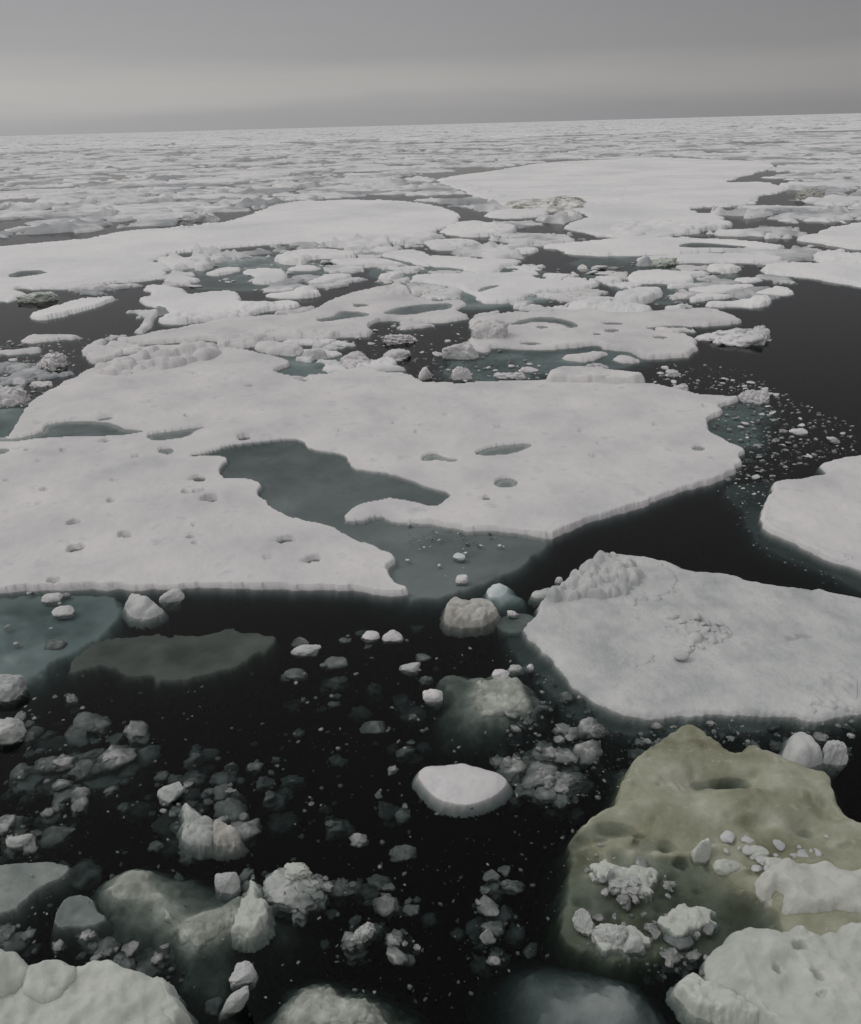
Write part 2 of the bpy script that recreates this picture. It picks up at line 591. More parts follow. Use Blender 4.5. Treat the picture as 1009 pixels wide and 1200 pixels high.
def ico(n):
    if n not in _ICO:
        b = bmesh.new()
        bmesh.ops.create_icosphere(b, subdivisions=n, radius=1.0)
        b.verts.index_update()
        _ICO[n] = (np.array([v.co[:] for v in b.verts]), np.array([[v.index for v in f.verts] for f in b.faces]))
        b.free()
    return _ICO[n]


def chunk_shape(n, seed, cuts=6, block=0.5, rough=0.16, fine=0.05, cutmin=0.5, cutmax=0.85):
    v, f = ico(n)
    rr = np.random.RandomState(seed)
    p = v.copy()
    k4 = (np.abs(p) ** 4).sum(1) ** 0.25
    p = p * (1 + block * (1 / k4[:, None] - 1))
    for _ in range(cuts):
        nn = rr.normal(size=3)
        nn /= np.linalg.norm(nn)
        c = rr.uniform(cutmin, cutmax)
        ex = 0.09 * np.log1p(np.exp(np.clip((p @ nn - c) / 0.09, -30, 30)))
        p = p - 0.85 * ex[:, None] * nn
    p = p * (1 + rough * fbm3(v * 1.7, seed, 3)[:, None] * 1.6)
    p = p + fine * np.stack([fbm3(v * 6, seed + a, 3) for a in (11, 23, 37)], 1) * 1.5
    ext = (p.max(0) - p.min(0)) / 2
    mid = (p.max(0) + p.min(0)) / 2
    return (p - mid) / ext, f


def chunk(label, px, py, wpx, hpx, mat=None, top=None, depth=None, tilt=0.0, yaw=None, n=4, seed=None, cuts=6, block=0.5, rough=0.13, fine=0.05,
          name='ice_chunk', cat='ice chunk', group=None, draft=1.3, on=0.0, awash=None, cutmin=.5, cutmax=.85, rest=False):
    """A lump of ice afloat (or lying on a floe at height 'on'): width and height as it shows, most of its body below the water."""
    NSEED[0] += 3
    seed = NSEED[0] if seed is None else seed
    x, y = ground(px, py, on)
    s = pxsize(x, y)
    e = elev(x, y)
    W = wpx * s
    Dp = depth * s if depth else W * 0.8
    Dp = min(Dp, 0.8 * hpx * s / math.sin(e))
    H = (hpx * s - 0.8 * Dp * math.sin(e)) / math.cos(e)
    H = max(H, 0.12 * W) if top is None else (top if top > .055 else top - .055)
    if top is not None:
        mat = CLEAR if mat is WETICE and top < .055 else mat
        awash = 0.45 * W if awash is None else awash
    below = (max(H, 0) * draft + 0.05 * W) if awash is None else awash
    if rest:
        below = 0.25 * H
    p, f = chunk_shape(n, seed, cuts, block, rough, fine, cutmin, cutmax)
    sz = max(H + below, 0.12 * W) / 2
    p = p * [W / 2, Dp / 2, sz]
    if awash is None or True:
        ct, st = math.cos(tilt), math.sin(tilt)
        p = np.stack([p[:, 0] * ct + p[:, 2] * st, p[:, 1], -p[:, 0] * st + p[:, 2] * ct], 1)
        if yaw:
            c2, s2 = math.cos(yaw), math.sin(yaw)
            p = np.stack([p[:, 0] * c2 - p[:, 1] * s2, p[:, 0] * s2 + p[:, 1] * c2, p[:, 2]], 1)
    zt = p[:, 2].max()
    x, y = ground(px, py, on + max(H, 0) * 0.45)
    o = link(name, mesh_from(name, p + [0, 0, H - zt], f, mat or SNOW))
    o.location = (float(x), float(y), on)
    if label:
        tag(o, label, cat, group)
    return o


# ================================================================== the traced floes, near to far
main_px = [(-40, 512), (0, 511), (13, 507), (25, 490), (28, 480), (45, 466), (75, 447), (95, 438), (108, 431), (165, 412), (250, 404), (300, 412), (327, 418),
           (345, 425), (325, 432), (322, 438), (348, 442), (366, 440), (394, 436), (415, 432), (430, 428), (446, 436), (477, 436), (490, 446), (510, 448),
           (526, 447), (539, 450), (552, 447), (634, 445), (665, 446), (760, 449), (776, 452), (796, 456), (817, 462), (863, 463), (864, 468), (840, 476),
           (850, 482), (827, 490), (830, 505), (845, 513), (876, 527), (863, 532), (874, 540), (855, 557), (835, 565), (801, 573), (776, 583), (750, 592),
           (719, 601), (680, 611), (660, 622), (644, 630), (616, 623), (585, 619), (551, 620), (526, 615), (500, 610), (461, 609), (441, 601), (417, 607),
           (399, 606), (415, 593), (430, 584), (464, 581), (487, 586), (508, 591), (523, 584), (531, 575), (500, 566), (490, 562), (461, 553), (435, 548),
           (410, 547), (406, 534), (394, 527), (361, 525), (354, 513), (335, 511), (296, 515), (263, 520), (250, 525), (216, 533), (240, 531), (268, 533),
           (259, 544), (256, 557), (284, 558), (309, 565), (299, 577), (317, 589), (330, 600), (361, 608), (389, 613), (402, 622), (417, 631), (441, 637),
           (463, 649), (457, 657), (457, 678), (480, 692), (464, 695), (430, 691), (405, 687), (300, 687), (250, 686), (180, 686), (108, 689), (39, 686),
           (0, 692), (-40, 694)]
main_ponds = [
    [(-20, 514), (13, 514), (49, 507), (52, 499), (70, 493), (119, 493), (139, 498), (147, 503), (175, 504), (155, 508), (139, 510), (95, 511), (46, 513), (15, 517), (-20, 518)],
    [(169, 511), (186, 506), (214, 503), (247, 498), (227, 505), (219, 512), (180, 517)],
    [(183, 529), (191, 525), (204, 526), (201, 533)],
    [(-6, 525), (12, 525), (10, 530), (-6, 533)],
    [(492, 540), (498, 533), (508, 530), (518, 534), (526, 537), (540, 537), (532, 541), (515, 539), (500, 540)],
    [(554, 532), (567, 526), (585, 521), (624, 518), (620, 525), (603, 531), (575, 534)],
    [(578, 565), (588, 560), (600, 560), (606, 565), (602, 571), (585, 571)],
    [(808, 526), (818, 522), (829, 525), (819, 529)],
]
main_holes = [(89, 614, 17, 1), (88, 642, 22, 1), (145, 628, 16, 1), (130, 590, 12, .8), (53, 575, 10, .6), (225, 630, 11, .9), (64, 682, 14, 1), (334, 632, 18, 1), (367, 655, 20, 1),
              (233, 560, 20, 1), (219, 578, 14, 1), (249, 585, 22, 1), (234, 578, 14, .9), (219, 488, 9, .8), (294, 452, 10, .9), (357, 444, 16, 1), (286, 511, 14, .8), (178, 471, 10, .4),
              (586, 500, 10, .5), (523, 487, 9, .35), (697, 536, 12, .4), (571, 582, 14, 1), (33, 527, 9, .7), (75, 528, 9, .7), (122, 516, 18, .7), (135, 564, 10, .4), (48, 593, 10, .35),
              (48, 541, 10, .3), (227, 616, 9, .4), (228, 638, 10, .4), (125, 488, 20, .6), (160, 535, 10, .6), (463, 497, 10, .4), (489, 508, 7, .4), (10, 564, 9, .4), (826, 476, 8, .8),
              (768, 499, 7, .5), (682, 505, 7, .4), (702, 520, 6, .4), (400, 505, 9, .3), (316, 654, 12, .3), (230, 437, 8, .6)]
main_inlet = [(200, 533), (250, 523), (335, 509), (356, 511), (397, 525), (412, 546), (465, 552), (536, 572), (525, 588), (508, 594), (487, 589), (464, 584), (432, 587), (400, 608),
               (441, 604), (470, 612), (466, 650), (440, 640), (400, 624), (388, 616), (330, 603), (310, 590), (296, 577), (306, 566), (284, 561), (252, 560), (255, 540), (262, 533)]
main_shelf = [(190, 533), (250, 522), (335, 508), (400, 523), (470, 552), (540, 572), (560, 600), (650, 626), (630, 645), (618, 662), (560, 686), (525, 700), (470, 704), (380, 670), (300, 610)]
A = floe('large flat white floe with a long branching teal melt pond and scattered holes', main_px, h=0.13, wall=3.5, low=[main_inlet], ponds=main_ponds, holes=main_holes,
         shelf=main_shelf, shelf_depth=0.095, edge=0.07, step=1.2, undul=0.035, pond_depth=0.06,
         bumps=[(40, 480, 60, 12, .06), (500, 470, 120, 10, .05), (120, 600, 90, 25, .04), (470, 593, 40, 5, .05), (700, 470, 90, 8, .04)])
inlet = wpoly(main_inlet, 0.012, 1)
bm = bmesh.new()
bm.faces.new([bm.verts.new((x - A.location.x, y - A.location.y, 0.012)) for x, y in inlet[::-1]])
bmesh.ops.triangulate(bm, faces=bm.faces)
me = bpy.data.meshes.new('melt_pond')
bm.normal_update()
if sum(f.normal.z for f in bm.faces) < 0:
    bmesh.ops.reverse_faces(bm, faces=bm.faces)
bm.to_mesh(me)
bm.free()
me.materials.append(POND)
c = link('melt_pond', me)
c.parent = A
c['label'] = 'long branching teal melt pond open to the sea'
# its piled edge, and the slab pushed on to its back edge
floe(None, [(104, 436), (118, 424), (150, 417), (168, 406), (205, 403), (262, 404), (268, 412), (240, 424), (190, 436), (140, 442)], h=0.16, edge=.5, parent=A, name='pressure_ridge', register=False,
     lumps=[([(110, 434), (150, 420), (158, 424), (150, 438), (116, 440)], 22, 7, 15, .55, 3), ([(158, 424), (170, 410), (250, 405), (258, 409), (225, 424), (165, 434)], 34, 8, 18, .6, 5)], step=.8, pond_sheet=False)
floe(None, [(638, 445), (640, 439), (655, 432), (675, 431), (705, 433), (732, 435), (740, 439), (758, 443), (755, 447), (700, 446), (665, 446)], h=0.36, edge=.2, parent=A, name='rafted_slab', register=False, step=.8)

# near slab at right with its rough corner
floe('thick grey-white slab with a rubbly corner, heaped crumbs on its middle', 
     [(612, 732), (630, 720), (634, 700), (660, 690), (666, 676), (680, 670), (682, 661), (704, 649), (714, 645), (729, 649), (751, 651), (783, 656), (804, 666), (855, 671),
      (878, 680), (899, 684), (927, 686), (953, 690), (996, 696), (1010, 701), (1070, 716), (1070, 834), (1010, 833), (955, 841), (895, 836), (825, 834), (765, 842), (725, 834), (695, 818), (675, 806),
      (660, 786), (640, 762), (622, 748)],
     h=0.09, wall=2.6, mat=GREYSNOW, edge=.2, step=1.2, undul=.06, grain=1.6, ridge='rubble_ridge',
     lumps=[([(640, 700), (668, 676), (686, 662), (712, 650), (735, 655), (750, 675), (735, 695), (700, 700), (660, 703)], 120, 5, 12, 1.0, 21),
            ([(700, 668), (780, 660), (800, 690), (740, 710)], 50, 4, 7, .4, 22),
            ([(775, 735), (800, 728), (850, 735), (862, 745), (840, 755), (800, 760)], 30, 3, 6, .6, 23),
            ([(955, 790), (1005, 790), (1005, 830), (950, 832)], 24, 4, 9, .4, 24),
            ([(725, 765), (770, 765), (760, 780), (730, 780)], 10, 2, 5, .3, 25)],
     bumps=[(715, 675, 40, 14, .12), (930, 740, 60, 14, -.05), (745, 765, 22, 9, -.04), (820, 700, 60, 10, -.04)],
     shelf=[(596, 742), (640, 720), (720, 800), (1000, 810), (1000, 852), (900, 856), (800, 862), (735, 862), (690, 850), (650, 818), (622, 790), (600, 760)], shelf_depth=.20)
floe('white floe cut by the frame edge, beyond the dark channel from the grey slab',
     [(1080, 527), (1009, 533), (981, 536), (960, 542), (968, 551), (960, 557), (907, 563), (904, 575), (896, 583), (890, 614), (904, 622), (935, 637), (976, 656), (1009, 664), (1080, 700)],
     h=0.11, wall=2.6, mat=SNOW, edge=.14, step=1.2, ridge='rubble_ridge', lumps=[([(945, 640), (975, 645), (1005, 655), (985, 660), (950, 648)], 14, 2, 6, .3, 31)],
     bumps=[(905, 606, 14, 3, -.08)],
     shelf=[(842, 572), (880, 566), (960, 560), (1000, 640), (1100, 700), (1100, 740), (1010, 690), (960, 668), (905, 648), (875, 620), (872, 598)], shelf_depth=.20)

# near ice at the bottom
floe('white snow-covered floe corner with two humps at the bottom left', [(-60, 1122), (0, 1124), (12, 1120), (33, 1131), (42, 1134), (64, 1126), (82, 1125), (92, 1129), (111, 1123), (144, 1127), (180, 1138), (206, 1151),
      (207, 1161), (219, 1172), (225, 1187), (222, 1202), (213, 1240), (-60, 1240)], h=0.36, mat=PALEGREEN, edge=.16, step=1.5, undul=.05, grain=.7, ridge='rounded_hump',
     lumps=[([(-25, 1130), (12, 1128), (15, 1148), (-25, 1150)], 4, 24, 34, .42, 41), ([(50, 1138), (74, 1136), (66, 1156), (44, 1158)], 4, 20, 27, .42, 42), ([(185, 1150), (212, 1170), (220, 1190), (205, 1195)], 5, 10, 16, .3, 43)])
rp_ = random.Random(5)
PITS = []
for _ in range(150):
    q_ = rp_.random()
    PITS.append((rp_.uniform(665, 1005), rp_.uniform(865, 1075), rp_.uniform(3, 9), rp_.uniform(2, 5), rp_.uniform(-.06, -.02) if q_ < .6 else rp_.uniform(.015, .045)))
for _ in range(26):
    PITS.append((rp_.uniform(680, 1000), rp_.uniform(870, 1040), rp_.uniform(18, 45), rp_.uniform(2, 4), rp_.uniform(-.05, .05)))
floe('big olive-green rotten ice slab with hollows, sloping under the water',
     [(817, 856), (800, 853), (784, 862), (755, 886), (734, 907), (727, 925), (714, 946), (693, 951), (678, 966), (662, 981), (663, 1000), (656, 1030), (652, 1060), (655, 1092), (690, 1120), (760, 1128),
      (830, 1110), (900, 1120), (1060, 1120), (1060, 985), (1009, 972), (993, 957), (976, 930), (974, 911), (936, 898), (903, 886), (877, 878), (865, 886), (853, 884), (839, 873)],
     h=0.0, mat=GREEN, edge=.11, step=1.3, undul=.05, grain=.6, wall=1.6, pond_sheet=False,
     base=[(815, 872, .15, 36), (770, 912, .24, 42), (735, 935, .14, 30), (880, 893, .16, 40), (950, 912, .12, 40), (830, 925, .06, 26), (870, 918, .06, 28), (800, 940, .10, 20), (700, 965, .10, 22), (726, 970, .04, 20),
           (850, 948, .26, 30), (780, 960, .22, 26), (920, 945, .24, 35), (985, 965, .18, 30), (690, 1000, .0, 30), (800, 1000, .0, 40), (740, 1010, -.05, 50), (700, 1060, -.12, 45), (780, 1060, -.12, 50),
           (860, 1010, .06, 25), (900, 990, .14, 26), (940, 1000, .12, 30), (670, 1100, -.10, 40), (800, 1100, -.12, 40), (668, 1040, -.05, 30), (660, 1085, -.08, 25), (1000, 1030, .15, 50)],
     holes=[(797, 1008, 16, .8), (800, 1073, 16, .3), (745, 985, 9, .4)],
     bumps=[(862, 921, 26, 10, -.22), (815, 922, 30, 9, -.16), (717, 971, 32, 9, -.13), (942, 977, 20, 9, -.20), (975, 958, 34, 12, -.18), (888, 979, 16, 6, -.12), (835, 985, 14, 6, -.08), (905, 1005, 20, 5, -.1),
            (860, 943, 70, 7, .07), (757, 955, 30, 6, .05), (770, 1000, 14, 5, .06), (912, 985, 18, 7, .07), (840, 995, 20, 6, .05)] + PITS)
floe('dirty white ice cake with a brown stain on the green slab', [(882, 1030), (890, 1018), (905, 1012), (930, 1006), (965, 1008), (990, 1016), (1030, 1020), (1030, 1078), (990, 1072), (950, 1074), (925, 1068), (912, 1056), (914, 1040), (900, 1045)],
     h=0.30, mat=STAINED, edge=.2, step=1.3, undul=.08, name='ice_cake', cat='ice cake', register=False, pond_sheet=False,
     bumps=[(960, 1040, 20, 12, -.05)])
floe('pale smooth rounded floe with dimples at the bottom right corner', [(872, 1077), (858, 1084), (847, 1093), (832, 1108), (826, 1125), (832, 1145), (850, 1160), (880, 1180), (905, 1200), (930, 1240), (1070, 1240), (1070, 1085), (1009, 1083), (984, 1077), (970, 1086), (955, 1089), (939, 1077), (920, 1081), (906, 1083), (890, 1080)],
     h=0.34, mat=PALEGREEN, edge=.32, step=1.4, undul=.06, grain=.5,
     holes=[(937, 1112, 20, .28), (909, 1142, 11, .2), (957, 1146, 14, .22), (962, 1172, 11, .18)], bumps=[(910, 1110, 50, 20, .08), (985, 1180, 30, 18, .06)])
floe('olive-brown thin slab lying just under the dark water', [(76, 782), (95, 763), (110, 752), (150, 744), (200, 740), (240, 742), (262, 733), (285, 741), (318, 741), (325, 750), (305, 762), (280, 775), (245, 786), (205, 794), (170, 792), (140, 782), (125, 772), (95, 786)],
     h=-0.12, mat=OLIVE, edge=.3, step=1.5, undul=.05, wall=2.5, name='submerged_ice', cat='submerged ice', register=False, pond_sheet=False, rough=2.6)
floe('teal submerged shelf off the near edge of the large floe', [(-50, 702), (60, 697), (128, 696), (140, 712), (125, 735), (90, 758), (60, 775), (30, 792), (8, 812), (-50, 830)],
     h=-0.10, mat=FOOT, edge=.4, step=1.6, undul=.06, rough=2.0, wall=.8, name='submerged_ice', cat='submerged ice', register=False, pond_sheet=False)
floe('dim tilted square plate under the water', [(75, 895), (110, 880), (140, 868), (178, 866), (172, 885), (150, 902), (122, 921), (95, 910)], h=-0.20, mat=WETICE, edge=.1, step=1.4, undul=.05,
     name='submerged_ice', cat='submerged ice', register=False, pond_sheet=False, lumps=[([(105, 890), (150, 872), (140, 900), (120, 912)], 10, 3, 8, .4, 77)])
floe('murky grey slab awash at the left edge', [(-40, 1015), (20, 1010), (75, 1008), (85, 1018), (60, 1032), (30, 1048), (10, 1068), (-40, 1075)], h=-.04, mat=WETICE, edge=.5, step=1.5, undul=.10, name='submerged_ice', cat='submerged ice', register=False, pond_sheet=False, rough=1.4)
floe('murky plate with bright bits between the left slab and green mass', [(60, 1078), (75, 1050), (95, 1046), (120, 1070), (122, 1082), (90, 1086)], h=-.06, mat=WETICE, edge=.3, step=1.4, undul=.08, name='submerged_ice', cat='submerged ice', register=False, pond_sheet=False, rough=1.4)
floe('green rounded ice mass half under water with a white crest', [(112, 1048), (122, 1030), (142, 1016), (175, 1013), (200, 1024), (235, 1018), (275, 1030), (300, 1045), (330, 1050), (352, 1065), (345, 1085), (310, 1100), (300, 1125), (280, 1160), (245, 1180), (215, 1165), (185, 1125), (150, 1110), (120, 1088)],
     h=-.02, mat=GROWLER, edge=.5, step=1.4, undul=.05, wall=1.0, pond_sheet=False, ridge='crumbly_crest', name='growler', cat='growler', register=False, rough=1.5, grain=1.2,
     base=[(150, 1032, .14, 30), (190, 1030, .08, 28), (235, 1045, -.09, 30), (200, 1075, .05, 18), (230, 1092, .12, 20), (255, 1080, .12, 20), (140, 1075, -.07, 30), (175, 1105, -.10, 30), (250, 1140, -.2, 36), (325, 1075, -.12, 26), (290, 1060, .1, 18)],
     lumps=[([(190, 1066), (215, 1085), (240, 1090), (270, 1070), (275, 1085), (235, 1108), (210, 1100)], 70, 3, 8, .5, 51)])
floe('flat grey-green growler with a crumbly yellowish top', [(508, 800), (518, 780), (535, 776), (560, 785), (580, 786), (605, 790), (625, 808), (634, 825), (625, 842), (590, 852), (560, 868), (525, 862), (508, 840)],
     h=-.06, mat=GROWLER, edge=.4, step=1.3, undul=.06, wall=1.0, pond_sheet=False, ridge='crumbly_crest', name='growler', cat='growler', register=False, rough=1.8, grain=1.2,
     base=[(585, 808, .12, 24), (570, 830, .06, 20), (605, 825, .05, 20), (530, 800, -.02, 26), (530, 845, -.08, 26), (560, 810, .02, 20)],
     lumps=[([(562, 800), (600, 795), (618, 815), (600, 838), (560, 842), (555, 822)], 90, 2, 6, .5, 61)])
floe('crumbly pale green growler at the bottom centre', [(280, 1195), (300, 1175), (330, 1166), (360, 1155), (385, 1157), (405, 1166), (430, 1168), (455, 1185), (465, 1215), (440, 1240), (290, 1240)],
     h=-.03, mat=GROWLER, edge=.4, step=1.4, undul=.06, wall=1.0, pond_sheet=False, ridge='crumbly_crest', name='growler', cat='growler', register=False, rough=1.8, grain=1.2,
     base=[(375, 1175, .2, 30), (420, 1185, .18, 25), (340, 1195, .06, 25), (300, 1195, -.15, 25)], lumps=[([(330, 1180), (380, 1162), (430, 1175), (440, 1205), (340, 1210)], 90, 3, 9, .45, 66)])
floe('blurred white mass sunk below the surface beside the pale rounded floe', [(596, 1150), (606, 1128), (640, 1122), (680, 1132), (730, 1130), (770, 1155), (800, 1200), (780, 1240), (640, 1240), (600, 1200)],
     h=-.03, mat=GREYSNOW, edge=.5, step=1.7, undul=.05, wall=.7, pond_sheet=False, base=[(680, 1160, .0, 30), (640, 1150, -.04, 30), (730, 1175, -.02, 30), (620, 1185, -.12, 30), (770, 1190, -.14, 30), (680, 1215, -.05, 40)], name='submerged_ice', cat='submerged ice', register=False, rough=1.5)
floe('small teal slab jutting at the near slab, behind a brown lump', [(566, 694), (575, 684), (592, 682), (618, 690), (622, 700), (600, 710), (580, 712)], h=0.02, mat=FOOT, edge=.3, step=1.0, undul=.04, wall=1.2, name='ice_chunk', cat='ice chunk', register=False,
     pond_sheet=False, base=[(580, 688, .10, 14), (605, 698, -.1, 14)])
floe('grey awash plate between the brown lump and the near slab', [(575, 728), (600, 716), (622, 718), (630, 728), (612, 740), (590, 738)], h=-.10, mat=WETICE, edge=.3, step=1.2, name='submerged_ice', cat='submerged ice', register=False, pond_sheet=False)
floe('thin white strip of ice off the rubbly slab corner', [(622, 692), (640, 687), (660, 686), (656, 697), (634, 699), (624, 698)], h=.07, mat=WETICE, edge=.1, step=.9, name='ice_chunk', cat='ice chunk', register=False, pond_sheet=False)

